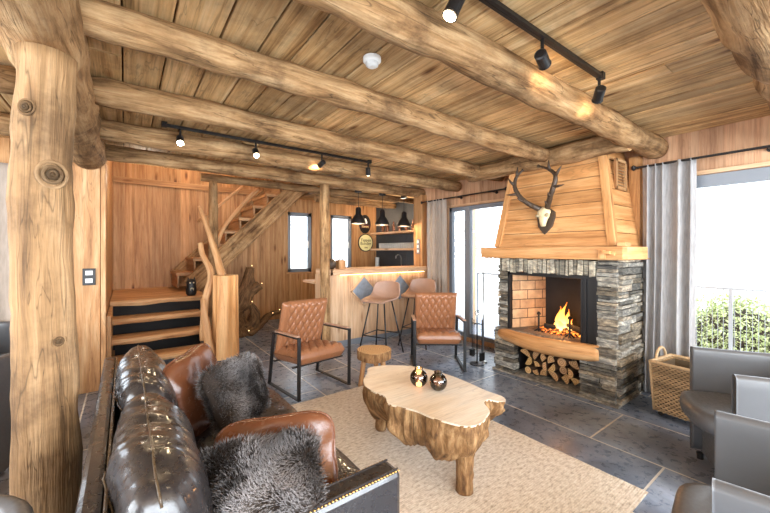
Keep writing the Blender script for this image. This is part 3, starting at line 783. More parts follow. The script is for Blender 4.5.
# split logs stacked in the niche
rr = random.Random(11); placed = []
zrow = .028; row = 0; nlog = 0
while zrow < .30:
    y = NY0+.045+(row % 2)*.03
    while y < NY1-.04:
        r = rr.uniform(.042, .058); y += r*.95
        if y > NY1-.035: break
        kind = rr.choice((0, 1, 1, 2, 2, 1)); rot0 = rr.uniform(0, 2*PI); x0 = 3.60+rr.uniform(0, .06); n = 14
        if kind == 0: out = [(r*.9*math.cos(2*PI*i/n), r*.9*math.sin(2*PI*i/n)) for i in range(n)]
        elif kind == 1: out = [(r*1.1*math.cos(PI*i/(n-1)), r*1.1*math.sin(PI*i/(n-1))-r*.45) for i in range(n)]
        else: out = [(-r*.5, -r*.5)]+[(r*1.5*math.cos(PI/2*i/8)-r*.5, r*1.5*math.sin(PI/2*i/8)-r*.5) for i in range(9)]
        c, s_ = math.cos(rot0), math.sin(rot0); out = [(a*c-b*s_, a*s_+b*c) for a, b in out]
        k = rr.uniform(.75, 1.15); mm = MB()
        mm.prism(out, 0, .36, tint=(k, k*rr.uniform(.9, 1), k*rr.uniform(.8, 1)), mi=0, topmi=1)
        o = mm.build('split_log', [M['bark'], M['end']], bevel=.002)
        o.rotation_euler = (0, -PI/2, 0); o.location = (x0+.36, y, zrow+r)
        tag(o, 'split firewood log with its pale sawn end showing in the stone niche', 'log', 'split logs stacked under the fireplace'); nlog += 1
        y += r*.95+.004
    zrow += .086; row += 1

# deer skull with antlers
e = thing('deer_skull', 'deer skull with branching dark antlers mounted on the wooden fireplace hood', 'deer skull', (3.60, 1.97, 1.72))
def hx(z): return 3.52+.20*(z-HZ0)/(HZ1-HZ0)+.012
m = MB(); out = [(1.25*a, 1.25*b) for a, b in [(-.07, .05), (-.075, .02), (-.06, -.045), (-.03, -.075), (0, -.10), (.03, -.075), (.06, -.045), (.075, .02), (.07, .05), (.03, .075), (0, .065), (-.03, .075)]]
T = lambda p: (3.605-.0-p[2]+.20*(p[1])/(.92)*.9, 1.965-p[0]*1.05, 1.73+p[1]*1.25)
m.prism(out, -.0, .028, T=T); m.build('mount_plaque', M['antler'], e, bevel=.005, world=True)
m = MB()
prof = [(1.66, 3.535, .018), (1.69, 3.53, .026), (1.73, 3.535, .034), (1.77, 3.545, .046), (1.80, 3.55, .052), (1.83, 3.56, .046), (1.85, 3.575, .03)]
m.tube([(x, 1.965, z) for z, x, r in prof], [r*1.3 for z, x, r in prof], 16, bump=.18, bs=22, flat=.75)
m.tube([(3.52, 1.92, 1.775), (3.50, 1.905, 1.77)], [.02, .013], 10, tint=.5); m.tube([(3.52, 2.01, 1.775), (3.50, 2.025, 1.77)], [.02, .013], 10, tint=.5)
m.build('skull', M['bone'], e, smooth=True, world=True)
def antler(s):
    Y = lambda d: 1.965+s*d
    a = MB(); main = [(3.56, Y(.03), 1.84), (3.50, Y(.08), 1.87), (3.44, Y(.15), 1.93), (3.42, Y(.225), 2.02), (3.43, Y(.27), 2.12), (3.46, Y(.26), 2.22), (3.50, Y(.21), 2.29)]
    if s < 0: main = [(3.56, Y(.03), 1.84), (3.52, Y(.06), 1.88), (3.45, Y(.12), 1.95), (3.42, Y(.17), 2.04), (3.42, Y(.19), 2.14), (3.44, Y(.12), 2.22), (3.47, Y(-.02), 2.29)]
    r = [.03, .028, .026, .024, .021, .017, .007]
    def sm(p):
        out = []
        P = [Vector(q) for q in p]; P = [P[0]*2-P[1]]+P+[P[-1]*2-P[-2]]
        for i in range(1, len(P)-2):
            for k in range(5):
                t = k/5; out.append(.5*((2*P[i])+(P[i+1]-P[i-1])*t+(2*P[i-1]-5*P[i]+4*P[i+1]-P[i+2])*t*t+(3*P[i]-P[i-1]-3*P[i+1]+P[i+2])*t**3))
        out.append(P[-2]); return out
    q = sm(main); n = len(q); rad = [r[min(5, i//5)]+(r[min(6, i//5+1)]-r[min(5, i//5)])*((i % 5)/5) for i in range(n)]
    a.tube(q, rad, 10, bump=.15, bs=30)
    def tine(i, d): 
        p = Vector(main[i]); d = Vector(d); a.tube([p, p+d*.5+Vector((-.01, 0, -.006)), p+d], [.018, .013, .003], 8)
    tine(1, (-.10, s*.02, .03)); tine(2, (-.10, s*.03, .03)); tine(3, (-.03, s*.12, .0)); tine(4, (-.02, s*.07, .09)); tine(5, (0, s*-.01, .10))
    a.tube([Vector(main[0])+Vector((0, 0, -.012)), Vector(main[0])+Vector((-.01, s*.005, .012))], [.028, .028], 12)
    a.build('antler', M['antler'], e, smooth=True, world=True)
antler(1); antler(-1)

# fire irons
e = thing('fire_iron_stand', 'black iron stand with hanging fire tools left of the fireplace', 'fire irons', (3.50, 2.80, 0))
m = MB(); m.lathe([(.09, 0), (.09, .012), (.02, .02), (.012, .03)], (3.50, 2.80, 0), 20); m.build('base', M['black'], e, world=True)
m = MB(); m.tube([(3.5, 2.8, .02), (3.5, 2.8, .60)], .008, 8); m.tube([(3.5, 2.8+.03*math.cos(a), .63+.03*math.sin(a)) for a in [i*PI/6 for i in range(12)]], .005, 6, closed=True)
m.tube([(3.5, 2.72, .5), (3.5, 2.88, .5)], .005, 6); m.tube([(3.44, 2.8, .5), (3.56, 2.8, .5)], .005, 6); m.build('pole', M['black'], e, smooth=True, world=True)
m = MB(); m.tube([(3.5, 2.875, .56), (3.5, 2.875, .15)], .006, 8); m.slab(3.47, 3.53, 2.855, 2.895, .09, .17); m.build('brush', M['black'], e, world=True)
m = MB(); m.tube([(3.5, 2.725, .56), (3.5, 2.725, .16)], .006, 8); m.slab(3.46, 3.54, 2.715, 2.735, .06, .16); m.build('shovel', M['black'], e, world=True)
m = MB(); m.tube([(3.44, 2.8, .56), (3.44, 2.8, .10)], .005, 8); m.tube([(3.44, 2.8, .12), (3.44, 2.83, .10)], .005, 6); m.build('poker', M['black'], e, world=True)
m = MB(); m.tube([(3.62, 2.80, .0), (3.62, 2.80, 1.12)], .010, 10); m.lathe([(0, 0), (.016, .01), (.014, .03), (0, .04)], (3.62, 2.80, 1.11), 10); m.lathe([(.05, 0), (.05, .01), (.012, .02)], (3.62, 2.80, 0), 14)
tag(m.build('blow_pipe', M['steel'], smooth=True), 'tall slim steel blow pipe standing in front of the glass door', 'fire tool')

# ------------------------------------------------------------------ staircase
st = thing('staircase', 'rustic timber staircase with landing, thick treads and sloping stringer', 'staircase', (1.0, 5.6, 0))
def tread(x0, x1, yf0, yf1, yb, zt, th, seed, name='tread', tint=1.0):
    m = MB(); n = 24
    def fn(u, v):
        x = x0+(x1-x0)*u; yf = yf0+(yf1-yf0)*u+.012*mnoise.noise(Vector((x*5, seed, 0)))
        w = v*4; zb = zt-th*(1+.25*mnoise.noise(Vector((x*3, seed, 4))))
        if w <= 1: return Vector((x, yb+(yf+.02-yb)*w, zt))
        if w <= 2: return Vector((x, yf+.02-.02*math.sin((w-1)*PI/2)*1.0, zt-(w-1)*th*.5))
        if w <= 3: return Vector((x, yf+.02*(w-2), zt+(zb-zt)*(.5+.5*(w-2))))
        return Vector((x, yf+.02+(yb-yf-.02)*(w-3), zb))
    uo = seed*1.7
    i0 = len(m.f); m.grid(fn, n, 16, tint=tint)
    for f in range(i0, len(m.f)): m.uv[f] = [(m.v[i].x+uo, m.v[i].y*.9+m.v[i].z*1.1+seed) for i in m.f[f]]
    for u in (0, 1): pass
    return m.build(name, M['tread'], st, smooth=False, world=True)
tread(-.15, .93, 5.42, 5.44, YB, .78, .065, 1, 'landing')
for k, (x1, yy) in enumerate(((.82, 5.17), (.80, 4.93), (.80, 4.69))): tread(-.13, x1, yy, yy+.04, yy+.33, .59-k*.19, .06, 3+k)
m = MB(); m.slab(-.155, -.10, 4.62, 5.45, 0, .18, grain=1); m.slab(-.155, -.12, 4.65, 5.45, 0, .72, grain=2, tint=.95); m.build('side_board', M['tread'], st, world=True, bevel=.004)
m = MB(); m.slab(-.12, .85, 5.50, 5.53, 0, .71, grain=0, tint=.8); m.build('tread_gap_shade', M['soot_and_shade'], st, world=True)  # dark sheet painting the shade in the open tread gaps
# upper flight
x0, z0, x1, z1 = .42, .62, 2.95, 2.62
for yy, nm in ((6.15, 'stringer'),):
    m = MB(); m.bar((.82, yy, .84), (2.80, yy, 2.80), .30, .08, up=(0, 1, 0), tint=.95); m.build(nm, M['log'], st, bevel=.02, world=True)
m = MB(); m.bar((.75, 7.04, 1.0), (2.7, 7.04, 2.95), .24, .05, up=(0, 1, 0)); m.build('wall_stringer', M['log'], st, bevel=.02, world=True)
for k in range(9):
    t = (k+.5)/9; xx = .66+2.05*t; zz = .93+2.02*t
    m = MB(); m.box((xx, 6.62, zz), (.30, .86, .055), grain=1, tint=.75); m.box((xx-.12, 6.62, zz-.11), (.03, .84, .20), grain=1, tint=.6)  # tints darkened to paint in the shading of the flight
    m.build('tread', M['tread'], st, bevel=.008, world=True)
def branch(name, pts, rad, parent, tint=1, mat='tread', seg=12, bump=.2, seed=0):
    m = MB(); P = [Vector(q) for q in pts]; P = [P[0]*2-P[1]]+P+[P[-1]*2-P[-2]]; out = []
    rr_ = [rad[0]]+list(rad)+[rad[-1]]; ra = []
    for i in range(1, len(P)-2):
        for k in range(6):
            t = k/6; out.append(.5*((2*P[i])+(P[i+1]-P[i-1])*t+(2*P[i-1]-5*P[i]+4*P[i+1]-P[i+2])*t*t+(3*P[i]-P[i-1]-3*P[i+1]+P[i+2])*t**3)); ra.append(rr_[i]+(rr_[i+1]-rr_[i])*t)
    out.append(P[-2]); ra.append(rad[-1])
    m.tube(out, ra, seg, bump=bump, bs=7, capmi=1, tint=tint, seed=seed)
    return m.build(name, [M[mat], M['end']], parent, smooth=True, world=parent is not None)
branch('handrail', [(1.16, 6.02, 1.50), (1.28, 6.02, 1.80), (1.52, 6.02, 2.12), (1.80, 6.02, 2.45)], [.035, .03, .028, .028], st, seed=1)
branch('handrail', [(.90, 6.02, 1.86), (1.1, 6.02, 2.03), (1.3, 6.02, 2.22), (1.55, 6.02, 2.46)], [.025, .022, .022, .022], st, seed=2)
branch('baluster', [(1.00, 4.78, 1.05), (.93, 5.0, 1.45), (.84, 5.2, 1.85), (.80, 5.3, 2.0)], [.05, .04, .03, .02], st, seed=3)
branch('baluster', [(.78, 4.78, .30), (.80, 4.85, .75), (.88, 4.9, 1.1), (.80, 5.0, 1.35), (.78, 5.05, 1.5)], [.05, .045, .04, .035, .03], st, seed=4)
branch('baluster', [(.86, 4.66, .0), (.80, 4.7, .4), (.76, 4.74, .82)], [.05, .05, .03], st, seed=5)
m = MB(); out = []
for i in range(28):
    a = 2*PI*i/28; r = .15*(1+.13*math.sin(3*a+1)+.08*math.sin(7*a)); out.append((r*math.cos(a), r*math.sin(a)))
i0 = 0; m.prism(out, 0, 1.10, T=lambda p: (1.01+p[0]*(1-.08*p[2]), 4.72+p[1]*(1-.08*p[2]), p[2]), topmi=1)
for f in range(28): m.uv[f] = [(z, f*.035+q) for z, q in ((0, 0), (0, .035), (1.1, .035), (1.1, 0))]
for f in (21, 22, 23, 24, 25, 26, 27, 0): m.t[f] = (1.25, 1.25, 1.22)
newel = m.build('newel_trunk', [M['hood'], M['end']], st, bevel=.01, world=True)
log('stair_post', (1.0, 5.42, 0.0), (1.0, 5.42, 2.38), .065, .06, 'slim dark post between stair landing and stair flight, under the dark log', seed=30, tint=.85, cat='post')
e = thing('owl_figurine', 'small dark owl figurine standing on the edge of the stair landing', 'figurine', (.74, 5.52, .782))
m = MB(); m.lathe([(.05, 0), (.065, .03), (.07, .09), (.06, .14), (.062, .18), (.05, .22), (.0, .235)], (0, 0, 0), 18); m.tube([(-.035, 0, .2), (-.04, 0, .255)], [.018, .003], 8); m.tube([(.035, 0, .2), (.04, 0, .255)], [.018, .003], 8); m.build('body', M['black'], e, smooth=True)
m = MB(); 
for s_ in (-1, 1): m.tube([(s_*.022, -.05, .18), (s_*.022, -.060, .178)], [.011, .008], 12)
m.build('eye', M['bone'], e); m = MB(); m.tube([(0, -.05, .09), (0, -.068, .088)], [.03, .024], 14, tint=.5); m.build('breast', M['bone'], e)

# driftwood with tiny lights
e = thing('driftwood_sculpture', 'dark twisted driftwood sculpture with tiny warm lights by the back wall', 'sculpture', (1.62, 6.15, 0))
def bw(name, pts, rad, seed): return branch(name, pts, rad, e, mat='root', seed=seed, bump=.45, tint=(.5, .45, .4))
bw('stem', [(1.52, 6.12, 0), (1.45, 6.12, .35), (1.58, 6.12, .62), (1.66, 6.12, .85), (1.70, 6.1, 1.12)], [.20, .17, .14, .10, .06], 1)
bw('branch', [(1.42, 6.1, .15), (1.33, 6.12, .5), (1.30, 6.12, .75)], [.12, .09, .04], 2)
bw('branch', [(1.56, 6.12, .6), (1.70, 6.08, .72), (1.84, 6.05, .83)], [.10, .08, .06], 3)
bw('branch', [(1.62, 6.1, .06), (1.75, 6.05, .30), (1.68, 6.02, .52)], [.13, .09, .04], 4)
bw('branch', [(1.60, 6.0, .05), (1.82, 6.1, .10), (2.10, 6.3, .26), (2.45, 6.5, .25)], [.10, .07, .05, .035], 5)
for p in ((1.71, 6.05, 1.15), (1.86, 6.0, .85), (1.31, 6.06, .78), (1.69, 5.97, .56), (1.62, 5.9, .10), (2.12, 6.22, .29), (2.3, 6.38, .31)):
    m = MB(); m.tube([(p[0], p[1]+.03, p[2]-.02), p], .006, 6, tint=.3, mi=0); m.lathe([(0, -.008), (.007, 0), (.007, .006), (0, .012)], p, 10, mi=1); m.build('fairy_light', [M['black'], M['candle']], e, world=True)

# ------------------------------------------------------------------ bar
bar = thing('bar_counter', 'pale plank bar counter with thick wooden top and warm light strip', 'bar counter', (3.2, 4.6, 0))
m = MB(); x = 2.36
while x < RX-.001:
    w = min(.17*R.uniform(.8, 1.2), RX-x); m.slab(x, x+w-.002, 4.48+R.uniform(0, .004), 4.53, .09, 1.05, grain=2, tint=R.uniform(.9, 1.08)); x += w
m.slab(2.34, 2.38, 4.485, 4.95, 0, 1.05, grain=2); m.build('front_panel', M['barwood'], bar, bevel=.003, world=True)
m = MB(); m.slab(2.36, RX, 4.495, 4.54, 0, .09); m.build('plinth', M['anth'], bar, bevel=.002, world=True)
m = MB()
def fn(u, v):
    x = 2.33+(RX-2.33)*u; w = v*4; yf = 4.36+.012*mnoise.noise(Vector((x*4, 0, 3))); yb_ = 4.86; zt, zb = 1.135, 1.06
    if w <= 1: return Vector((x, yb_+(yf-yb_)*w, zt))
    if w <= 2: return Vector((x, yf+.006*math.sin((w-1)*PI*2), zt+(zb-zt)*(w-1)))
    if w <= 3: return Vector((x, yf+(yb_-yf)*(w-2), zb))
    return Vector((x, yb_, zb+(zt-zb)*(w-3)))
m.grid(fn, 30, 16)
for f in range(len(m.f)): m.uv[f] = [(m.v[i].x, m.v[i].y+m.v[i].z) for i in m.f[f]]
m.slab(2.31, 2.345, 4.44, 4.86, 1.06, 1.135, grain=1, tint=1.1)
m.build('counter_top', M['barwood'], bar, world=True)
m = MB(); m.slab(2.30, 4.2, 4.90, 5.32, .90, .935, grain=0, tint=1.1); m.build('lower_worktop', M['barwood'], bar, bevel=.003, world=True)
m = MB(); m.slab(2.5, 4.14, 4.44, 4.455, 1.048, 1.058); m.build('led_strip', M['led'], bar, world=True)
log('bar_post', (2.28, 4.47, 0), (2.28, 4.52, 2.34), .072, .066, 'slim round log post at the left end of the bar counter', seed=31, tint=1.05, cat='post')
mb = MB(); mb.slab(2.36, RX, 4.86, 4.9, .0, .9, grain=2); mb.build('rear_panel', M['barwood'], bar, world=True)
def diamond(x, label):
    e = thing('diamond_tile', label, 'wall tile', (x, 4.47, .80), 0, 'diamond tiles on the bar front')
    f = MB(); s_ = .155
    for a in range(4):
        q = Matrix.Rotation(a*PI/2+PI/4, 3, 'Y'); f.box(q @ Vector((0, 0, s_)), (2*s_+.02, .022, .02), rot=q)
    f.build('frame', M['barwood'], e); g = MB(); g.box((0, .004, 0), (2*s_, .008, 2*s_), rot=Matrix.Rotation(PI/4, 3, 'Y')); g.build('tile', M['picture'], e)
diamond(2.92, 'grey-blue diamond tile on the bar front, left of the nearer bar stool'); diamond(3.62, 'grey-blue diamond tile on the bar front between the two bar stools')
m = MB(); m.lathe([(.045, 0), (.075, .03), (.085, .07), (.07, .12), (.04, .145), (.03, .15), (.028, .145)], (0, 0, 0), 22); o = m.build('round_vase', M['antler'], smooth=True); o.location = (2.42, 4.60, 1.136); tag(o, 'small round dark brown vase on the left end of the bar top', 'vase')
e = thing('wooden_caddy', 'small wooden caddy with bottles on the bar top', 'caddy', (2.58, 4.58, 1.136))
m = MB(); m.slab(-.06, .06, -.05, .05, 0, .012); [m.slab(a, b, c, d, .01, .13) for a, b, c, d in ((-.06, -.05, -.05, .05), (.05, .06, -.05, .05), (-.06, .06, -.05, -.04), (-.06, .06, .04, .05))]; m.build('box', M['tread'], e, bevel=.002)
for dx in (-.025, .025):
    m = MB(); m.lathe([(.018, .012), (.018, .14), (.008, .165), (.008, .20), (0, .2)], (dx, 0, 0), 12); m.build('bottle', M['drinkglass'], e, smooth=True)

# bar stools
def bar_stool(label, loc, rz):
    e = thing('bar_stool', label, 'bar stool', loc, rz, 'tan leather bar stools at the bar')
    m = MB()
    prof = [(-.215, .715), (-.20, .735), (-.10, .728), (.0, .715), (.09, .712), (.155, .735), (.195, .80), (.215, .87), (.23, .95), (.235, .975)]
    wid = [.17, .195, .215, .225, .228, .226, .222, .215, .195, .15]; rise = [.0, .01, .03, .05, .07, .085, .06, .03, .0, -.01]; wrap = [0, 0, 0, 0, .01, .03, .06, .08, .07, .05]
    def fn(u, v):
        a = (u-.5)*2; k = v*9; i = min(8, int(k)); f = k-i; L = lambda arr: arr[i]*(1-f)+arr[i+1]*f
        y = prof[i][0]*(1-f)+prof[i+1][0]*f; z = prof[i][1]*(1-f)+prof[i+1][1]*f
        return Vector((a*L(wid), y-L(wrap)*abs(a)**2.2, z+L(rise)*abs(a)**2.6))
    m.grid(fn, 16, 27); m.build('seat', M['stoolleather'], e, smooth=True, solid=.022, sub=1)
    for sx in (-1, 1):
        for sy in (-1, 1):
            l = MB(); l.tube([(sx*.11, sy*.10+.0, .715), (sx*.225, sy*.22, .0)], .010, 8); l.build('leg', M['black'], e, smooth=True)
    l = MB(); z = .27; q = .183; l.tube([(-q, -q, z), (q, -q, z), (q, q, z), (-q, q, z)], .008, 8, closed=True); l.build('footrest', M['black'], e)
    return e
bar_stool('tan leather bar stool with black legs, the nearer and left one at the bar', (2.80, 3.86, 0), math.radians(-68))
bar_stool('tan leather bar stool partly hidden behind the right brown armchair', (3.54, 3.92, 0), math.radians(-68))

# pendants over the bar
for i, (x, yy) in enumerate(((2.94, 4.66), (3.42, 4.68), (3.90, 4.70))):
    e = thing('pendant_lamp', ['black factory pendant lamp over the bar, nearest the log post', 'black factory pendant lamp over the bar between its two twins', 'black factory pendant lamp over the bar, nearest the curtain'][i], 'pendant lamp', (x, yy, 1.83), 0, 'black pendant lamps over the bar')
    m = MB(); m.lathe([(0, .49), (.055, .49), (.055, .525), (0, .53)], (0, 0, 0), 20); m.build('ceiling_cup', M['black'], e)
    m = MB(); m.tube([(0, 0, .25), (0, 0, .5)], .005, 6); m.build('cord', M['black'], e)
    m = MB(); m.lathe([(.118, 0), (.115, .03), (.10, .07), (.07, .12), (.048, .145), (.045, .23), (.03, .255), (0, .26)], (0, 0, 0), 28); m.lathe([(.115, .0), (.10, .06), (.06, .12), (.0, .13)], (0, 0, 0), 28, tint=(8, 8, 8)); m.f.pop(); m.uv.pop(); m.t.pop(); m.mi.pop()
    # drop the closing discs so the shade stays open below
    keep = [k for k, f in enumerate(m.f) if not (len(f) > 4)]
    m.f = [m.f[k] for k in keep]; m.uv = [m.uv[k] for k in keep]; m.t = [m.t[k] for k in keep]; m.mi = [m.mi[k] for k in keep]
    m.build('shade', M['black'], e, smooth=True)
    m = MB(); m.lathe([(0, .02), (.025, .03), (.032, .05), (.02, .09), (.0, .1)], (0, 0, 0), 14); m.build('bulb', M['bulb'], e, smooth=True)
    point('pendant_light', (x, yy, 1.80), 5)

# kitchen shelves with glasses and bottles, tap
SY0, SY1 = 5.05, 6.95
for i, z in enumerate((1.83, 1.46)):
    m = MB(); m.slab(KX-.28, KX-.002, SY0, SY1, z-.045, z, grain=1, tint=1.15); tag(m.build('wall_shelf', M['barwood'], bevel=.003), ['upper thick plank shelf on the dark bar wall', 'lower thick plank shelf with glasses on the dark bar wall'][i], 'shelf')
gm = MB(); gm.lathe([(.026, 0), (.032, .005), (.036, .12), (.034, .12), (.03, .01), (0, .008)], (0, 0, 0), 14)
g0 = None
rr = random.Random(5)
for i in range(18):
    yy = 5.35+i*.078
    for j in range(2):
        loc = (KX-.09-j*.09, yy, 1.461)
        if g0 is None: g0 = gm.build('drinking_glass', M['drinkglass'], smooth=True); o = g0
        else: o = g0.copy(); COL.objects.link(o)
        o.location = loc; tag(o, 'clear drinking glass in the rows on the lower bar shelf', 'glass', 'glasses on the lower bar shelf')
bmz = MB(); bmz.lathe([(.032, 0), (.036, .01), (.036, .13), (.014, .18), (.013, .24), (0, .24)], (0, 0, 0), 14)
b0 = bmz.build('bottle', M['brownglass'], smooth=True); 
for i in range(7):
    o = b0 if i == 0 else b0.copy()
    if i: COL.objects.link(o)
    o.location = (KX-.12, 5.35+i*.22+rr.uniform(-.02, .02), 1.831); tag(o, 'brown bottle standing on the upper bar shelf', 'bottle', 'bottles on the upper bar shelf')
point('shelf_light', (KX-.35, 5.6, 2.15), 8, (1, .8, .55), .06)
point('shelf_light', (KX-.35, 6.6, 2.15), 6, (1, .8, .55), .06)
m = MB(); m.slab(KX-.62, KX-.01, 4.86, 6.9, 0, .88, tint=1.2); m.slab(KX-.64, KX-.005, 4.85, 6.95, .88, .92, tint=2.2); tag(m.build('kitchen_unit', M['darkpaint'], bevel=.004), 'dark low kitchen unit along the slate wall behind the bar', 'cabinet')
m = MB(); m.tube([(4.7, 5.75, .92), (4.7, 5.75, 1.24), (4.68, 5.75, 1.30), (4.62, 5.75, 1.32), (4.56, 5.75, 1.30), (4.55, 5.75, 1.24)], .012, 10); m.tube([(4.72, 5.75, 1.0), (4.72, 5.69, 1.03)], .008, 8); m.lathe([(.03, 0), (.03, .02), (.014, .03)], (4.7, 5.75, .92), 14)
tag(m.build('kitchen_tap', M['steel'], smooth=True), 'curved steel tap behind the bar below the shelves', 'tap')
m = MB(); m.lathe([(.05, 0), (.055, .1), (.045, .2), (.05, .3), (.05, .33), (0, .33)], (0, 0, 0), 16); o = m.build('storage_jar', M['drinkglass'], smooth=True); o.location = (4.75, 6.7, .922); tag(o, 'tall glass jar in the corner of the dark kitchen unit', 'jar')

# enamel signs
def text(body, loc, size, mat, parent, name='lettering', ext=.002):
    c = bpy.data.curves.new(name, 'FONT'); c.body = body; c.size = size; c.align_x = 'CENTER'; c.align_y = 'CENTER'; c.extrude = ext
    t = bpy.data.objects.new(name, c); COL.objects.link(t); bpy.context.view_layer.update()
    me = bpy.data.meshes.new_from_object(t.evaluated_get(bpy.context.evaluated_depsgraph_get())); bpy.data.objects.remove(t)
    ca = me.color_attributes.new('tint', 'FLOAT_COLOR', 'CORNER'); ca.data.foreach_set('color', [1]*4*len(me.loops))
    me.materials.clear(); me.materials.append(mat)
    o = bpy.data.objects.new(name, me); COL.objects.link(o); o.parent = parent; o.location = loc; o.rotation_euler = (PI/2, 0, 0); return o
def sign(x, z, rx, rz_, label, mats, words):
    e = thing('enamel_sign', label, 'sign', (x, YB-.004, z))
    for k, (sc, mt, nm) in enumerate(((1, mats[0], 'plate'), (.90, mats[1], 'rim'), (.84, mats[2], 'face'))):
        m = MB(); m.prism([(sc*rx*math.cos(2*PI*i/40), sc*rz_*math.sin(2*PI*i/40)) for i in range(40)], .0, .012+.003*k, T=lambda p: (p[0], -p[2], p[1])); m.build(nm, M[mt], e)
    for w, dz, s_, mt in words: text(w, (0, -.0185, dz), s_, M[mt], e)
    return e
e = sign(4.66, 2.05, .165, .225, 'upper oval dark enamel sign with pale emblem and red band', ('inkblack', 'inkblack', 'inkblack'), [('Bieren', -.06, .075, 'cream')])
m = MB(); m.prism([(-.05, 0), (.05, 0), (.06, .04), (.03, .11), (.0, .13), (-.03, .11), (-.06, .04)], 0, .004, T=lambda p: (p[0], -.018-p[2], p[1]+.01)); m.build('emblem', M['white'], e)
m = MB(); m.slab(-.125, .125, -.0195, -.015, -.10, -.015); m.build('red_band', M['darkred'], e)
sign(4.68, 1.60, .215, .215, 'lower round cream enamel sign with black rim and lettering', ('inkblack', 'cream', 'cream'), [('Tappen', .06, .10, 'inkblack'), ('Bonder', -.02, .105, 'inkblack'), ('1840', -.12, .05, 'darkred')])

# switches
def switchplate(loc, rz, label, w=.085, h=.16, n=2, mat='black'):
    e = thing('switch_plate', label, 'light switch', loc, rz)
    m = MB(); m.slab(-w/2, w/2, -.012, 0, -h/2, h/2); m.build('plate', M[mat], e, bevel=.003)
    for i in range(n):
        z = (i-(n-1)/2)*h/(n+.15); m = MB(); m.slab(-w*.28, w*.28, -.017, -.01, z-h/n*.26, z+h/n*.26); m.build('rocker', M['white'], e, bevel=.002)
switchplate((-.285, 4.52, 1.145), 0, 'dark double light switch with white rockers on the smooth pine board', .10, .165)
switchplate((4.13, 4.58, 1.48), -PI/2, 'tall grey switch panel on the pine wall end beside the bar', .07, .26, 3, 'anth')

# ------------------------------------------------------------------ track lights
def track(name, label, x0, x1, y, heads, z=2.475, e_pow=14):
    e = thing('track_light', label, 'track light', ((x0+x1)/2, y, z))
    m = MB(); m.slab(x0, x1, y-.017, y+.017, z, z+.022); m.slab(x0, x1, y-.003, y+.003, z-.002, z, tint=.4)
    m.slab(x1-.04, x1, y-.02, y+.02, z-.006, CZ+.0); m.slab(x0, x0+.04, y-.02, y+.02, z-.006, CZ+.0); m.build('rail', M['black'], e, bevel=.002, world=True)
    for (x, aim) in heads:
        p = Vector((x, y, z-.10)); d = (Vector(aim)-p).normalized()
        m = MB(); m.tube([(x, y, z), (x, y, z-.05), p], .009, 8); m.tube([p-d*.045, p-d*.04, p+d*.04, p+d*.05], [.022, .030, .030, .033], 18); hd = m.build('spotlight', M['black'], e, smooth=False, world=True)
        m = MB(); m.tube([p+d*.051, p+d*.053], .026, 18); m.build('lens', M['bulb'], hd, world=True)
        spot('spotlight_beam', p+d*.07, aim, e_pow, ang=1.9)
track('a', 'black track light near the thick log, pointing towards the fireplace', .8, 2.40, .95, [(1.05, (.3, 1.3, .6)), (1.70, (3.3, 1.4, 2.1)), (2.36, (3.7, 1.9, 1.6))], e_pow=6)
track('b', 'long black track light between two logs in front of the bar', .25, 2.42, 3.55, [(.39, (.25, 1.6, .5)), (1.04, (.9, 1.8, .5)), (1.76, (1.6, 6.9, 1.4)), (2.38, (3.0, 4.3, .6))], e_pow=11)
point('stairwell_fill', (1.0, 6.4, 3.3), 26, (1, .88, .72), .15)  # unseen light added to brighten the stairs and back wall
point('landing_fill', (.2, 5.3, 2.3), 6, (1, .88, .72), .08)  # added fill for the landing, no fixture
e = thing('smoke_detector', 'round white smoke detector on the board ceiling', 'smoke detector', (1.14, 1.66, CZ))
m = MB(); m.lathe([(0, 0), (.052, 0), (.052, -.02), (.045, -.025), (.04, -.028)], (0, 0, 0), 28); m.build('housing', M['white'], e, smooth=False)
m = MB(); m.lathe([(.038, -.024), (.036, -.045), (.02, -.055), (0, -.056)], (0, 0, 0), 20, tint=.8)
m.build('sensor_cage', M['white'], e)

# ------------------------------------------------------------------ curtains
def curtain(label, axis, c, u0, u1, z0, z1, folds, amp, mat, rodz, seed=0):
    loc = (c, (u0+u1)/2, z0) if axis == 'X' else ((u0+u1)/2, c, z0)
    e = thing('curtain', label, 'curtain', loc)
    m = MB(); rr = random.Random(seed); ph = [rr.uniform(-.5, .5) for _ in range(folds+2)]
    nu = folds*14; nv = 30
    def fn(u, v):
        k = max(0, min(folds-.0001, folds*(u+.45/folds*math.sin(u*7+seed)*math.sin(PI*u)))); i = int(k); f = k-i; top = max(0, (v-.93)/.07)
        wob = ph[i]*(1-f)+ph[min(i+1, folds)]*f
        a = amp*(.75+.35*wob)*(1-.35*v)*(1-.3*top)
        off = a*math.cos(2*PI*f+wob*.6*(1-v))+.010*math.sin(v*9+i)*(1-v)
        uu = u0+(u1-u0)*(u+.25/folds*math.sin(2*PI*f)*.6)+.012*math.sin(3*v+seed)*(1-v)
        zz = z0+(z1-z0)*v
        if v > .97: off += .012*math.sin(2*PI*f*2)
        return Vector((c+off, uu, zz)) if axis == 'X' else Vector((uu, c+off, zz))
    m.grid(fn, nu, nv); m.build('cloth', M[mat], e, smooth=True, solid=.003, world=True)
    return e
curtain('grey pleated curtain hanging between the fireplace and the tall window', 'X', 4.12, .86, 1.27, .02, 2.245, 5, .055, 'curtain', 2.22, 1)
curtain('beige-grey pleated curtain between the bar end and the glass door', 'X', 4.10, 3.90, 4.34, .02, 2.245, 5, .05, 'curtain2', 2.22, 4)
curtain('pale curtain at the window of the left room behind the tree trunk', 'Y', 4.86, -1.16, -.72, .02, 2.245, 4, .05, 'curtain2', 2.22, 6)
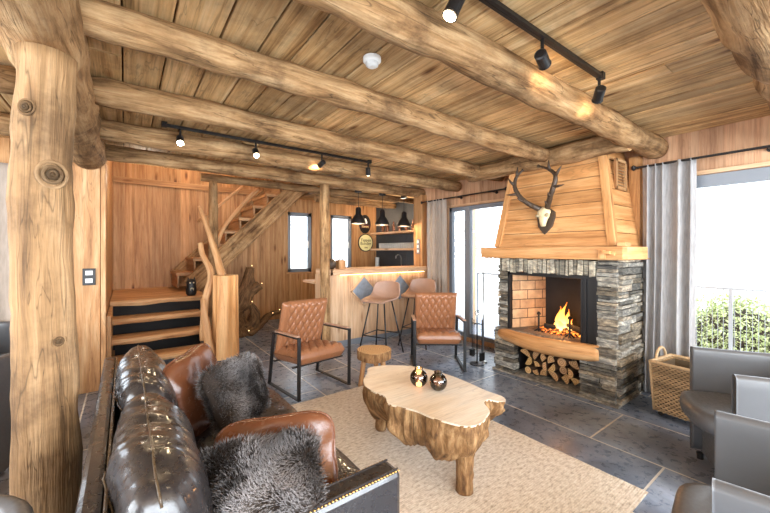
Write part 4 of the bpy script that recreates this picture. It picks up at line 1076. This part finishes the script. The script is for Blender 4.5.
def rod(label, p0, p1, holders):
    e = thing('curtain_rod', label, 'curtain rod', p0)
    m = MB(); m.tube([p0, p1], .011, 10)
    for p in (p0, p1): m.lathe([(0, -.03), (.02, -.015), (.02, .015), (0, .03)], p, 12)
    m.build('pole', M['black'], e, world=True)
    for h, wall in holders: m = MB(); m.tube([h, wall], .008, 8); m.tube([wall, Vector(wall)+(Vector(h)-Vector(wall)).normalized()*.012], .022, 12); m.build('bracket', M['black'], e, world=True)
rod('black curtain rod over the tall window', (4.12, -1.6, 2.235), (4.12, 1.34, 2.235), [((4.12, .42, 2.235), (4.248, .42, 2.235)), ((4.12, 1.32, 2.235), (4.248, 1.32, 2.235))])
rod('black curtain rod over the glass door left of the fireplace', (4.10, 2.80, 2.235), (4.10, 4.46, 2.235), [((4.10, 3.05, 2.235), (4.248, 3.05, 2.235)), ((4.10, 3.7, 2.235), (4.248, 3.7, 2.235))])

# ------------------------------------------------------------------ rug
m = MB(); nx, ny = 60, 70
RX0, RX1, RY0, RY1 = .55, 2.415, .71, 3.03
def rugfn(u, v):
    return Vector((RX0+(RX1-RX0)*u+.006*mnoise.noise(Vector((u*3, v*9, 1))), RY0+(RY1-RY0)*v+.006*mnoise.noise(Vector((u*9, v*3, 2))), .014+.002*mnoise.noise(Vector((u*40, v*40, 0)))))
m.grid(rugfn, nx, ny); m.slab(RX0+.006, RX1-.006, RY0+.006, RY1-.006, .001, .012)
tag(m.build('jute_rug', M['rug'], smooth=True), 'large beige woven jute rug under the slab coffee table', 'rug')

# ------------------------------------------------------------------ soft shapes
def pillow_fn(w, h, t, seed, corner=.06):
    def fn(u, v):
        a = 2*PI*u; b = PI*v
        # squircle disc, pinched at the rim
        ca, sa = math.cos(a), math.sin(a); k = 1/(abs(ca)**4+abs(sa)**4)**.25
        r = math.sin(b); z = math.cos(b)
        rr_ = min(1, r**.55); k2 = 1+(k-1)*rr_**2
        x = w/2*ca*k2*rr_; y = h/2*sa*k2*rr_
        pinch = 1-corner*2*(abs(ca*sa)*2)*0
        x *= 1-.05*math.cos(2*a)**2*rr_**4*(1); y *= 1-.05*math.cos(2*a)**2*rr_**4
        zz = t/2*math.copysign(abs(z)**.8, z)
        n = mnoise.noise(Vector((x*6+seed, y*6, zz*4)))
        n2 = mnoise.noise(Vector((x*14+seed, y*14, zz*9+3)))
        return Vector((x*pinch, y*pinch, zz*(1+.22*n)+.012*n2+.02*n))
    return fn
def place(o, loc, normal, up):
    n = Vector(normal).normalized(); u = Vector(up); u = (u-n*u.dot(n)).normalized(); x = u.cross(n)
    o.location = loc; o.rotation_euler = Matrix((x, u, n)).transposed().to_euler()
def leather_cushion(label, loc, nrm, up, w, h, t, seed):
    e = thing('leather_cushion', label, 'cushion', loc, 0, 'scatter cushions on the sofa'); place(e, loc, nrm, up)
    m = MB(); f = pillow_fn(w, h, t, seed); m.grid(f, 64, 32, wu=True); m.build('cover', M['brownleather'], e, smooth=True)
    m = MB(); m.tube([f(i/64, .5)*1.004 for i in range(64)], .0045, 6, closed=True); m.build('piping', M['brownleather'], e, smooth=True)
    return e
def fur_cushion(label, loc, nrm, up, w, h, t, seed, n=15000):
    e = thing('fur_cushion', label, 'cushion', loc, 0, 'scatter cushions on the sofa'); place(e, loc, nrm, up)
    m = MB(); f = pillow_fn(w, h, t, seed); m.grid(f, 48, 24, wu=True); m.build('cover', M['furbase'], e, smooth=True)
    rr = random.Random(seed); m = MB()
    for i in range(n):
        u = rr.random(); q = math.sqrt(rr.random()); v = math.asin(min(1, q**(1/.55)))/PI
        if rr.random() < .5: v = 1-v
        v = min(.988, max(.004, v)); p = f(u, v); p1 = f((u+.01) % 1, v); p2 = f(u, v+.008)
        nn = (p1-p).cross(p2-p)
        if nn.length < 1e-12: continue
        nn.normalize()
        if nn.dot(p) < 0: nn = -nn
        cl = Vector((mnoise.noise(p*9), mnoise.noise(p*9+Vector((5, 0, 0))), mnoise.noise(p*9+Vector((0, 5, 0)))))
        d = (nn*.8+cl*1.1+Vector((rr.uniform(-1, 1), rr.uniform(-1, 1), rr.uniform(-1, 1)))*.28).normalized()
        L = rr.uniform(.022, .042); s_ = d.cross(nn if abs(d.dot(nn)) < .98 else Vector((1, 0, 0))).normalized()*.0013
        k = rr.uniform(.7, 1.15)*(1+.9*mnoise.noise(p*7+Vector((seed, 0, 0)))); i0 = len(m.v); q = p+d*L*.55; e_ = p+d*L-Vector((0, 0, 0))+nn*-.004
        for z in (p-s_, p+s_, q+s_, q-s_, e_): m.pt(z)
        w1 = (.075*k, .062*k, .055*k); w2 = (.25*k, .24*k, .245*k)
        m.face([i0, i0+1, i0+2, i0+3], [(0, 0)]*4, w1); m.face([i0+3, i0+2, i0+4], [(0, 0)]*3, w2)
    m.build('fur', M['fur'], e)['kind'] = 'stuff'
    return e

# ------------------------------------------------------------------ sofa
so = thing('leather_sofa', 'black leather sofa with studded arms and puffy back cushions', 'sofa', (.36, 1.72, 0))
def rbox(name, x0, x1, y0, y1, z0, z1, mat, parent, bev=.02, puff=0, n=1, seed=0, seg=3, wr=0, world=True):
    """upholstered block: rounded box with optional puffed faces and wrinkles"""
    m = MB(); c = Vector(((x0+x1)/2, (y0+y1)/2, (z0+z1)/2)); hx_, hy, hz = (x1-x0)/2, (y1-y0)/2, (z1-z0)/2
    N = 22
    def proj(d):
        # superquadric surface point
        p = 5.5; k = (abs(d.x)**p+abs(d.y)**p+abs(d.z)**p)**(-1/p); return d*k
    def f(u, v):
        a = 2*PI*u; b = PI*v
        # even sampling of cube faces
        ca = math.copysign(abs(math.cos(a))**.55, math.cos(a)); sa = math.copysign(abs(math.sin(a))**.55, math.sin(a))
        sb = math.sin(b)**.55; cb = math.copysign(abs(math.cos(b))**.55, math.cos(b))
        q = proj(Vector((ca*sb, sa*sb, cb)))
        g = Vector((q.x*hx_, q.y*hy, q.z*hz))
        if puff: g = Vector((g.x*(1+puff*(1-q.y**2)*(1-q.z**2)), g.y*(1+puff*.3*(1-q.x**2)*(1-q.z**2)), g.z*(1+puff*(1-q.x**2)*(1-q.y**2))))
        if wr:
            w_ = mnoise.noise(Vector((g.x*6+seed, g.y*22, g.z*6)))*.6+mnoise.noise(Vector((g.x*14, g.y*46+seed, g.z*14)))*.4
            g += q.normalized()*w_*wr
        return c+g
    m.grid(f, 96, 60, wu=True)
    return m.build(name, M[mat], parent, smooth=True, world=world)
rbox('base', -.04, .80, .99, 2.66, .10, .30, 'blackleather', so, seed=1)
m = MB(); m.slab(-.10, -.045, .965, 2.70, .10, .76, tint=1); m.build('back_frame', M['blackleather'], so, bevel=.014, world=True)
m = MB(); m.slab(-.045, -.035, .97, 2.69, .30, .757); m.build('back_piping_panel', M['oliveleather'], so, bevel=.004, world=True)
for (ya, yb_, nm) in ((.965, 1.06, 'armrest'), (2.60, 2.70, 'armrest')):
    m = MB(); m.slab(-.03, .79, ya, yb_, .10, .62)
    a = m.build(nm, M['blackleather'], so, bevel=.018, world=True)
    st_ = MB(); 
    def stud(p): st_.lathe([(0, .0035), (.0032, .0022), (.0044, 0)], p, 6)
    x = .02
    while x < .785:
        for yy in (ya+.008, yb_-.008): stud((x, yy, .618))
        x += .0125
    o = st_.build('stud_row', M['brass'], a, world=True); o['kind'] = 'stuff'
    wp = MB(); wp.tube([(.01, ya+.016, .621), (.785, ya+.016, .621)], .0035, 6); wp.tube([(.01, yb_-.016, .621), (.785, yb_-.016, .621)], .0035, 6); wp.build('arm_piping', M['blackleather'], a, world=True)
for x in (.0, .74):
    for y in (1.0, 2.64): m = MB(); m.lathe([(.022, 0), (.03, .11), (0, .11)], (x, y, 0), 12); m.build('leg', M['black'], so, world=True)
for i, (ya, yb_) in enumerate(((1.065, 1.825), (1.83, 2.595))):
    rbox('seat_cushion', .17, .83, ya, yb_, .29, .46, 'blackleather', so, puff=.08, seed=i*3+1, wr=.006)
def back_cushion(ya, yb_, seed):
    m = MB(); yc = (ya+yb_)/2; hy = (yb_-ya)/2
    def f(u, v):
        a = 2*PI*u; w = (v-.5)*2; e_ = (max(0, 1-abs(w)**3.2))**.42
        # cross-section: leaning, puffy, peaked at the seam
        px_ = .125*math.copysign(abs(math.cos(a))**.75, math.cos(a)); pz = .265*math.copysign(abs(math.sin(a))**.8, math.sin(a))
        cap = max(0, 1-abs(w)**16)**.5; px_ *= (.78+.22*(1-w*w))*(.55+.45*e_)*cap; pz *= (.88+.12*e_)*cap
        x = .095+px_-.035*(pz/.265); z = .62+pz*.88
        ang = math.atan2(pz, px_)
        seam = math.exp(-((pz/.265-.93)/.10)**2) if pz > 0 else 0
        wrk = cap*(.016*mnoise.noise(Vector((w*3+seed, pz*6, px_*6))) + .009*mnoise.noise(Vector((w*7+px_*12+seed, pz*3, 0))) + .012*abs(mnoise.noise(Vector((w*17+px_*30, pz*2.5, seed))))*math.exp(-((pz-.16)/.10)**2)*(.4+.6*mnoise.noise(Vector((w*2, seed, 0)))))
        p = Vector((x, yc+hy*w*(.93+.07*e_), z))
        d = Vector((px_, 0, pz)).normalized() if (abs(px_)+abs(pz)) > 1e-6 else Vector((0, 0, 1))
        return p+d*(wrk)
    m.grid(f, 90, 110, wu=True); o = m.build('back_cushion', M['blackleather'], so, smooth=True, world=True)
    for nm, off in (('seam', 0), ('front_seam', 1)):
        t_ = MB(); pts = []
        for i in range(60):
            v = .03+.94*i/59; pts.append(f(.25 if off == 0 else .42, v)+Vector((0, 0, .003) if off == 0 else (-.003, 0, 0)))
        t_.tube(pts, .0035, 6, tint=1.0); t_.build('piping', M['oliveleather'], o, world=True, smooth=True)
back_cushion(.93, 1.74, 1); back_cushion(1.715, 2.60, 5)

leather_cushion('brown leather cushion in the far sofa corner behind the dark fur cushion', (.32, 2.12, .66), (.75, -.75, .35), (-.3, .1, 1), .42, .42, .10, 3)
leather_cushion('brown leather cushion standing behind the nearest fur cushion', (.46, 1.31, .605), (-.46, -.78, .42), (.1, .35, .93), .46, .32, .08, 8)
fur_cushion('dark grey-brown fur cushion in the far half of the sofa', (.47, 1.93, .665), (.60, -.72, .45), (-.25, .3, 1), .36, .34, .14, 4)
fur_cushion('large shaggy fur cushion nearest the studded sofa arm', (.335, 1.165, .625), (-.42, -.50, .76), (.22, .65, .6), .44, .31, .13, 9, 22000)

# ------------------------------------------------------------------ leather armchairs
def quilted(name, w, h, t, mat, parent, T, roll=.03, cell=.065, dia=1.0, edge=.13):
    """upholstered slab in local (x across, y up, z out of its face) with diamond quilting on the front"""
    m = MB(); nu, nv = 110, 100
    def front(u, v):
        x = (u-.5)*w; y = (v-.5)*h
        ex = min(1, (w/2-abs(x))/roll); ey = min(1, (h/2-abs(y))/roll)
        zz = t/2*(max(0, 1-(1-ex)**2.2)**.5)*(max(0, 1-(1-ey)**2.2)**.5)
        if abs(x) < w/2*(1-edge) :
            p = (x/cell+y/(cell*1.8))*.5; q = (x/cell-y/(cell*1.8))*.5
            d = abs(math.sin(PI*p))*abs(math.sin(PI*q)); zz += .019*(d**.45)*min(1, ey)*dia-.008
        elif dia: zz += .004
        return Vector((x, y, zz))
    m.grid(lambda u, v: T(front(u, v)), nu, nv)
    def back(u, v):
        p = front(1-u, v); x = (.5-u)*w; y = (v-.5)*h; ex = min(1, (w/2-abs(x))/roll); ey = min(1, (h/2-abs(y))/roll)
        return T(Vector((x, y, -t/2*(max(0, 1-(1-ex)**2.2)**.5)*(max(0, 1-(1-ey)**2.2)**.5))))
    m.grid(back, 30, 30)
    return m.build(name, M[mat], parent, smooth=True)
def armchair(label, loc, rz):
    e = thing('armchair', label, 'armchair', loc, rz, 'cognac leather armchairs with black sled frames')
    quilted('seat', .52, .55, .14, 'cognac', e, lambda p: Vector((p.x, .03+.275+p.y*1.0, .345+p.z-p.y*.10)), roll=.05, edge=.0, cell=.042)
    m = Matrix.Rotation(math.radians(17), 3, 'X')
    quilted('backrest', .53, .55, .09, 'cognac', e, lambda p: Vector((0, .52, .36)) + m @ Vector((p.x, -p.z, p.y+.26)), roll=.04, edge=.24, cell=.040)
    for s in (-1, 1):
        b = MB(); x = s*.29; P = [(x, 0, .01), (x, -.005, .575), (x, .50, .555), (x, .60, .01)]
        P = [Vector(p) for p in P]
        b.bar(P[0], P[1]+Vector((0, 0, .01)), .012, .035, up=(1, 0, 0)); b.bar(P[1], P[2], .035, .012); b.bar(P[2]+Vector((0, 0, .005)), P[3], .012, .035, up=(1, 0, 0)); b.bar(P[3]+Vector((0, .015, 0)), P[0]-Vector((0, .015, 0)), .035, .012)
        b.build('sled_frame', M['black'], e, bevel=.002)
        a = MB(); a.bar((x, .01, .592), (x, .44, .575), .045, .014, tint=1.2); a.build('arm_pad', M['stoolleather'], e, bevel=.008)
    c = MB(); c.bar((-.29, .12, .28), (.29, .12, .28), .03, .012); c.bar((-.29, .50, .26), (.29, .50, .26), .03, .012); c.build('cross_bar', M['black'], e, bevel=.002)
    return e
armchair('cognac quilted leather armchair on the rug edge beside the sofa', (1.57, 3.09, .015), math.radians(7))
armchair('cognac quilted leather armchair between the log stool and the glass door', (2.935, 2.885, 0), math.radians(-38))

# ------------------------------------------------------------------ log stool and coffee table
def log_stool(label, loc, r, h, seed):
    e = thing('log_stool', label, 'stool', loc)
    m = MB(); out = []
    for i in range(36):
        a = 2*PI*i/36; k = r*(1+.06*math.sin(3*a+seed)+.03*math.sin(5*a)); out.append((k*math.cos(a), k*math.sin(a)))
    m.prism(out, h-.095, h, mi=0, topmi=1, tint=(1.05, 1, .95))
    for f in range(36): m.uv[f] = [(z, f*.04+q) for z, q in ((0, 0), (0, .04), (.1, .04), (.1, 0))]
    m.build('seat', [M['root'], M['end']], e, bevel=.006)
    for k in range(3):
        a = 2*PI*k/3+.9+seed; m = MB(); c, s_ = math.cos(a), math.sin(a)
        m.tube([(c*r*.62, s_*r*.62, h-.085), (c*r*.85, s_*r*.85, 0)], [.028, .022], 10, bump=.15, step=.05); m.build('leg', M['tread'], e, smooth=True)
    return e
log_stool('small round log stool with splayed legs beside the coffee table', (2.10, 3.02, .0), .18, .37, 2)

ct = thing('coffee_table', 'live-edge coffee table of one thick pale tree slab with root-like sides', 'coffee table', (1.62, 1.80, .016))
top = [(1.508, 2.262), (1.59, 2.36), (1.73, 2.33), (1.88, 2.20), (1.955, 2.03), (1.99, 1.84), (1.985, 1.66), (1.97, 1.50), (1.975, 1.375), (1.935, 1.325), (1.90, 1.335), (1.86, 1.40), (1.80, 1.385), (1.74, 1.30), (1.68, 1.27), (1.58, 1.235), (1.49, 1.255), (1.44, 1.34), (1.405, 1.45), (1.39, 1.56), (1.345, 1.66), (1.315, 1.74), (1.36, 1.83), (1.35, 1.93), (1.355, 2.05), (1.415, 2.17)]
TZ = .45
def smooth_loop(P, k=5):
    n = len(P); out = []
    for i in range(n):
        a, b, c, d = [Vector((*P[(i+j) % n], 0)) for j in (-1, 0, 1, 2)]
        for q in range(k):
            t = q/k; v = .5*((2*b)+(c-a)*t+(2*a-5*b+4*c-d)*t*t+(3*b-a-3*c+d)*t**3); out.append((v.x, v.y))
    return out
loop = smooth_loop(top); nL = len(loop); cen = Vector((1.65, 1.78, 0))
m = MB(); lv = 13
for j in range(lv+1):
    t = j/lv
    for i, (x, y) in enumerate(loop):
        p = Vector((x, y, 0)); d = (cen-p); L = d.length; d.normalize(); aa = i/nL*2*PI
        nz = mnoise.noise(Vector((x*5, y*5, 0)))
        dep = (.25+.11*nz+.05*math.sin(aa*3+1))*(1-.6*max(0, min(1, (x-1.80)/.14)))
        ins = (.02*t+.30*max(0, t-.55)**1.6)*1.1+.035*mnoise.noise(Vector((x*16, y*16, t*2.2)))*min(1, t*4)+.024*mnoise.noise(Vector((x*60, y*60, t*1.5)))*min(1, t*4)
        m.pt(p+d*min(L*.8, ins)+Vector((0, 0, TZ-dep*t)))
for j in range(lv):
    for i in range(nL):
        k = (i+1) % nL; a, b, c, d = j*nL+i, j*nL+k, (j+1)*nL+k, (j+1)*nL+i
        m.face([a, d, c, b], [(j/lv*.3, i*.02), ((j+1)/lv*.3, i*.02), ((j+1)/lv*.3, i*.02+.02), (j/lv*.3, i*.02+.02)], mi=0)
m.face([lv*nL+i for i in reversed(range(nL))], [(0, 0)]*nL, (1, 1, 1), 0)
m.build('root_sides', M['root'], ct, smooth=True, world=True)
m = MB(); m.prism(loop, TZ-.008, TZ+.002); m.build('slab_top', M['tabletop'], ct, world=True)
for (p0, p1, r0, r1) in (((1.58, 1.36, .30), (1.575, 1.345, .016), .065, .045), ((1.62, 2.16, .30), (1.60, 2.21, .016), .075, .045), ((1.84, 1.92, .30), (1.88, 1.98, .016), .065, .045)):
    m = MB(); m.tube([p0, p1], [r0, r1], 16, bump=.25, bs=12, step=.03); m.build('leg', M['root'], ct, smooth=True, world=True)

def globe(label, loc, r, lit):
    e = thing('glass_globe', label, 'candle holder', loc, 0, 'smoky glass globes on the coffee table')
    m = MB(); prof = []
    for i in range(18):
        a = -PI/2*.86+i/17*(PI/2*.86+PI/2*.72); prof.append((r*math.cos(a), r+r*math.sin(a)-.004))
    prof += [(prof[-1][0]+.004, prof[-1][1]+.014), (prof[-1][0]-.002, prof[-1][1]+.014)]
    m.lathe(prof, (0, 0, 0), 32); keep = [k for k, f in enumerate(m.f) if len(f) == 4]
    m.f = [m.f[k] for k in keep]; m.uv = [m.uv[k] for k in keep]; m.t = [m.t[k] for k in keep]; m.mi = [m.mi[k] for k in keep]
    m.build('globe', M['smokeglass'], e, smooth=True)
    m = MB(); m.lathe([(.02, .004), (.02, .02), (0, .022)], (0, 0, 0), 16); m.lathe([(.004, .022), (.006, .03), (.002, .042), (0, .045)], (0, 0, 0), 10); m.build('tealight', M['candle'] if lit else M['cream'], e, smooth=True)
    if lit: point('tealight_glow', (loc[0], loc[1], loc[2]+.03), .2, (1, .5, .2), .01)
M['smokeglass'] = glass('smoky_brown_glass', (.62, .46, .38, 1), ior=2.0)
globe('smoky brown glass globe with a lit tealight on the coffee table', (1.655, 1.83, TZ+.003), .062, True)
globe('smoky brown glass globe on the coffee table, nearer the fireplace, unlit', (1.715, 1.70, TZ+.003), .060, False)

# ------------------------------------------------------------------ wicker basket
def basket():
    B = Vector((3.77, .79, 0)); rz = math.radians(-8)
    e = thing('wicker_basket', 'rectangular wicker log basket on small wheels below the grey curtain', 'basket', B, rz)
    m = MB(); w, d, h = .34, .44, .40   # x, y, z
    def loop_(z, k, n=16):
        f = 1+.10*z/h; hw, hd = w/2*f, d/2*f; per = []
        for (ax, ay, bx, by) in ((-hw, -hd, hw, -hd), (hw, -hd, hw, hd), (hw, hd, -hw, hd), (-hw, hd, -hw, -hd)):
            nn = n if ay == by else int(n*1.5)
            for i in range(nn):
                t = i/nn; x = ax+(bx-ax)*t; y = ay+(by-ay)*t; o = .011*math.cos(PI*(i+k)); nx, ny = (0, -1 if ay < 0 else 1) if ay == by else ((1 if ax > 0 else -1), 0)
                per.append(Vector((x+nx*o, y+ny*o, z+.05+.003*mnoise.noise(Vector((x*9, y*9, z*30))))))
        return per
    for k in range(25):
        t = R.uniform(.7, 1.2); m.tube(loop_(k*h/25, k), .0062, 5, closed=True, tint=(t, t*.97, t*.92))
    m.build('woven_body', M['wicker'], e, smooth=True)
    s = MB()
    f0, f1 = 1, 1.1
    for (sx, sy) in ((-1, -1), (1, -1), (1, 1), (-1, 1)): s.tube([(sx*w/2, sy*d/2, .05), (sx*w/2*1.1, sy*d/2*1.1, .05+h)], .011, 8)
    P = [(-w/2*1.1, -d/2*1.1, h+.055), (w/2*1.1, -d/2*1.1, h+.055), (w/2*1.1, d/2*1.1, h+.055), (-w/2*1.1, d/2*1.1, h+.055)]
    s.tube([Vector(P[i]).lerp(Vector(P[(i+1) % 4]), t/12) for i in range(4) for t in range(12)], .014, 8, closed=True, bump=.3, bs=60); s.build('rim', M['wicker'], e, smooth=True)
    s = MB(); [s.slab(*q, .05, h+.04, tint=.22) for q in ((-w/2+.02, w/2-.02, -d/2+.02, -d/2+.024), (-w/2+.02, w/2-.02, d/2-.024, d/2-.02), (-w/2+.02, -w/2+.024, -d/2+.02, d/2-.02), (w/2-.024, w/2-.02, -d/2+.02, d/2-.02))]; s.slab(-w/2, w/2, -d/2, d/2, .045, .055, tint=.7); s.slab(-w/2+.01, w/2-.01, -d/2+.01, d/2-.01, .3, .31, tint=.35); s.build('bottom_and_shade_liner', M['wicker'], e)  # dark liner sheets paint the shade between the strands; bottom included
    for sy in (-1, 1):
        hh = MB(); hh.tube([(.085*math.cos(a), sy*d/2*1.1, h+.05+.10*math.sin(a)) for a in [PI*i/12 for i in range(13)]], .011, 8, bump=.3, bs=60); hh.build('handle', M['wicker'], e, smooth=True)
    for (sx, sy) in ((-1, -1), (1, -1), (1, 1), (-1, 1)):
        c = MB(); c.tube([(sx*w*.38-.01, sy*d*.42, .022), (sx*w*.38+.01, sy*d*.42, .022)], .021, 14); c.tube([(sx*w*.38, sy*d*.42, .02), (sx*w*.38, sy*d*.42, .05)], .006, 6); c.build('wheel', M['black'], e)
basket()

# ------------------------------------------------------------------ grey tub chairs
def tub_chair(label, loc, rz, group='grey leather tub chairs'):
    """faces local -Y; origin at the middle of the front edge between the arms"""
    e = thing('tub_chair', label, 'chair', loc, rz, group)
    w, d, H, th, rc = .60, .58, .75, .055, .20
    path = [(-w/2, 0)]; path += [(-w/2, d-rc)]
    path += [(-w/2+rc-rc*math.cos(a), d-rc+rc*math.sin(a)) for a in [PI/2*i/8 for i in range(1, 9)]]
    path += [(w/2-rc+rc*math.sin(a), d-rc+rc*math.cos(a)) for a in [PI/2*i/8 for i in range(0, 9)]]
    path += [(w/2, 0)]
    m = MB(); P = [Vector((*p, 0)) for p in path]; Q = [P[0]]
    for a, b in zip(P, P[1:]):
        n = max(1, int((b-a).length/.05)); Q += [a.lerp(b, k/n) for k in range(1, n+1)]
    nrm = []
    for i in range(len(Q)):
        t = (Q[min(i+1, len(Q)-1)]-Q[max(0, i-1)]).normalized(); nrm.append(Vector((t.y, -t.x, 0)))
    def f(u, v):
        i = min(len(Q)-1, int(round(u*(len(Q)-1)))); p = Q[i]; n = nrm[i]; s = v*40; r = th/2
        z0, z1 = .035, H
        if s < 16: return p-n*r+Vector((0, 0, z0+(z1-r-z0)*s/16))
        if s < 24: a = PI*(s-16)/8; return p-n*r*math.cos(a)+Vector((0, 0, z1-r+r*.8*math.sin(a)))
        if s < 40: return p+n*r+Vector((0, 0, z1-r-(z1-r-z0)*(s-24)/16))
        return p-n*r+Vector((0, 0, z0))
    m.grid(f, len(Q)-1, 40)
    for i in (0, len(Q)-1):
        prof = [f(i/(len(Q)-1), v/40) for v in range(41)]; i0 = len(m.v)
        off = Vector((0, -.008, 0)); 
        for p in prof: m.pt(p+off)
        m.face(list(range(i0, i0+41)) if i == 0 else list(reversed(range(i0, i0+41))), [(0, 0)]*41)
        for k in range(40): 
            a, b = m.pt(prof[k]), m.pt(prof[k+1]); m.face([a, b, i0+k+1, i0+k], [(0, 0)]*4)
    m.build('shell', M['greyleather'], e, smooth=True)
    sm = MB(); c0 = .27
    def sf(u, v):
        a = 2*PI*u; ca, sa = math.cos(a), math.sin(a); k = 1/(abs(ca)**4+abs(sa)**4)**.25; r = v*2 if v < .5 else (1-v)*2
        rr_ = 1-(1-min(1, r*1.12))**2.2 if r < 1 else 1
        top_ = v < .5; x = ca*k*(.262)*min(1, r*1.06); y = .20+sa*k*.325*min(1, r*1.06)
        edge = max(0, (r-.86)/.14)
        z = .47-.05*edge**2 if top_ else .36+.05*edge**2
        return Vector((x, y, z))
    sm.grid(sf, 48, 24, wu=True); sm.build('seat', M['greyleather'], e, smooth=True)
    b = MB(); b.slab(-.255, .255, .035, .06, .05, .37); b.build('front_panel', M['greyleather'], e, bevel=.006)
    for sx in (-1, 1):
        for y in (.03, .48): l = MB(); l.lathe([(.018, 0), (.02, .04), (0, .04)], (sx*.27, y, 0), 10); l.build('foot', M['black'], e)
    return e
def tub_at(label, a, b):
    """a, b: front edges of the chair's right-hand and left-hand arms seen from the seat"""
    a = Vector(a); b = Vector(b); mid = (a+b)/2; v = (b-a).normalized(); return tub_chair(label, (mid.x, mid.y, 0), math.atan2(v.y, v.x))
# local -Y is the facing side; x axis runs from arm a to arm b
tub_at('grey leather tub chair nearest the wicker basket and tall window', (3.13, .67), (2.60, .38))
tub_at('grey leather tub chair at the right photo edge nearest the rug corner', (1.95, .34), (1.36, .24))
tub_chair('dark grey tub chair whose rounded back peeks up at the foot of the tree trunk', (-.47, .83, 0), math.radians(6), 'grey tub chairs in the left room')
tub_chair('grey chair in the left room directly behind the tree trunk', (-.88, 3.35, 0), math.radians(160), 'grey tub chairs in the left room')
tub_chair('grey chair in the left room furthest back, beside the pale curtain', (-.98, 4.15, 0), math.radians(15), 'grey tub chairs in the left room')
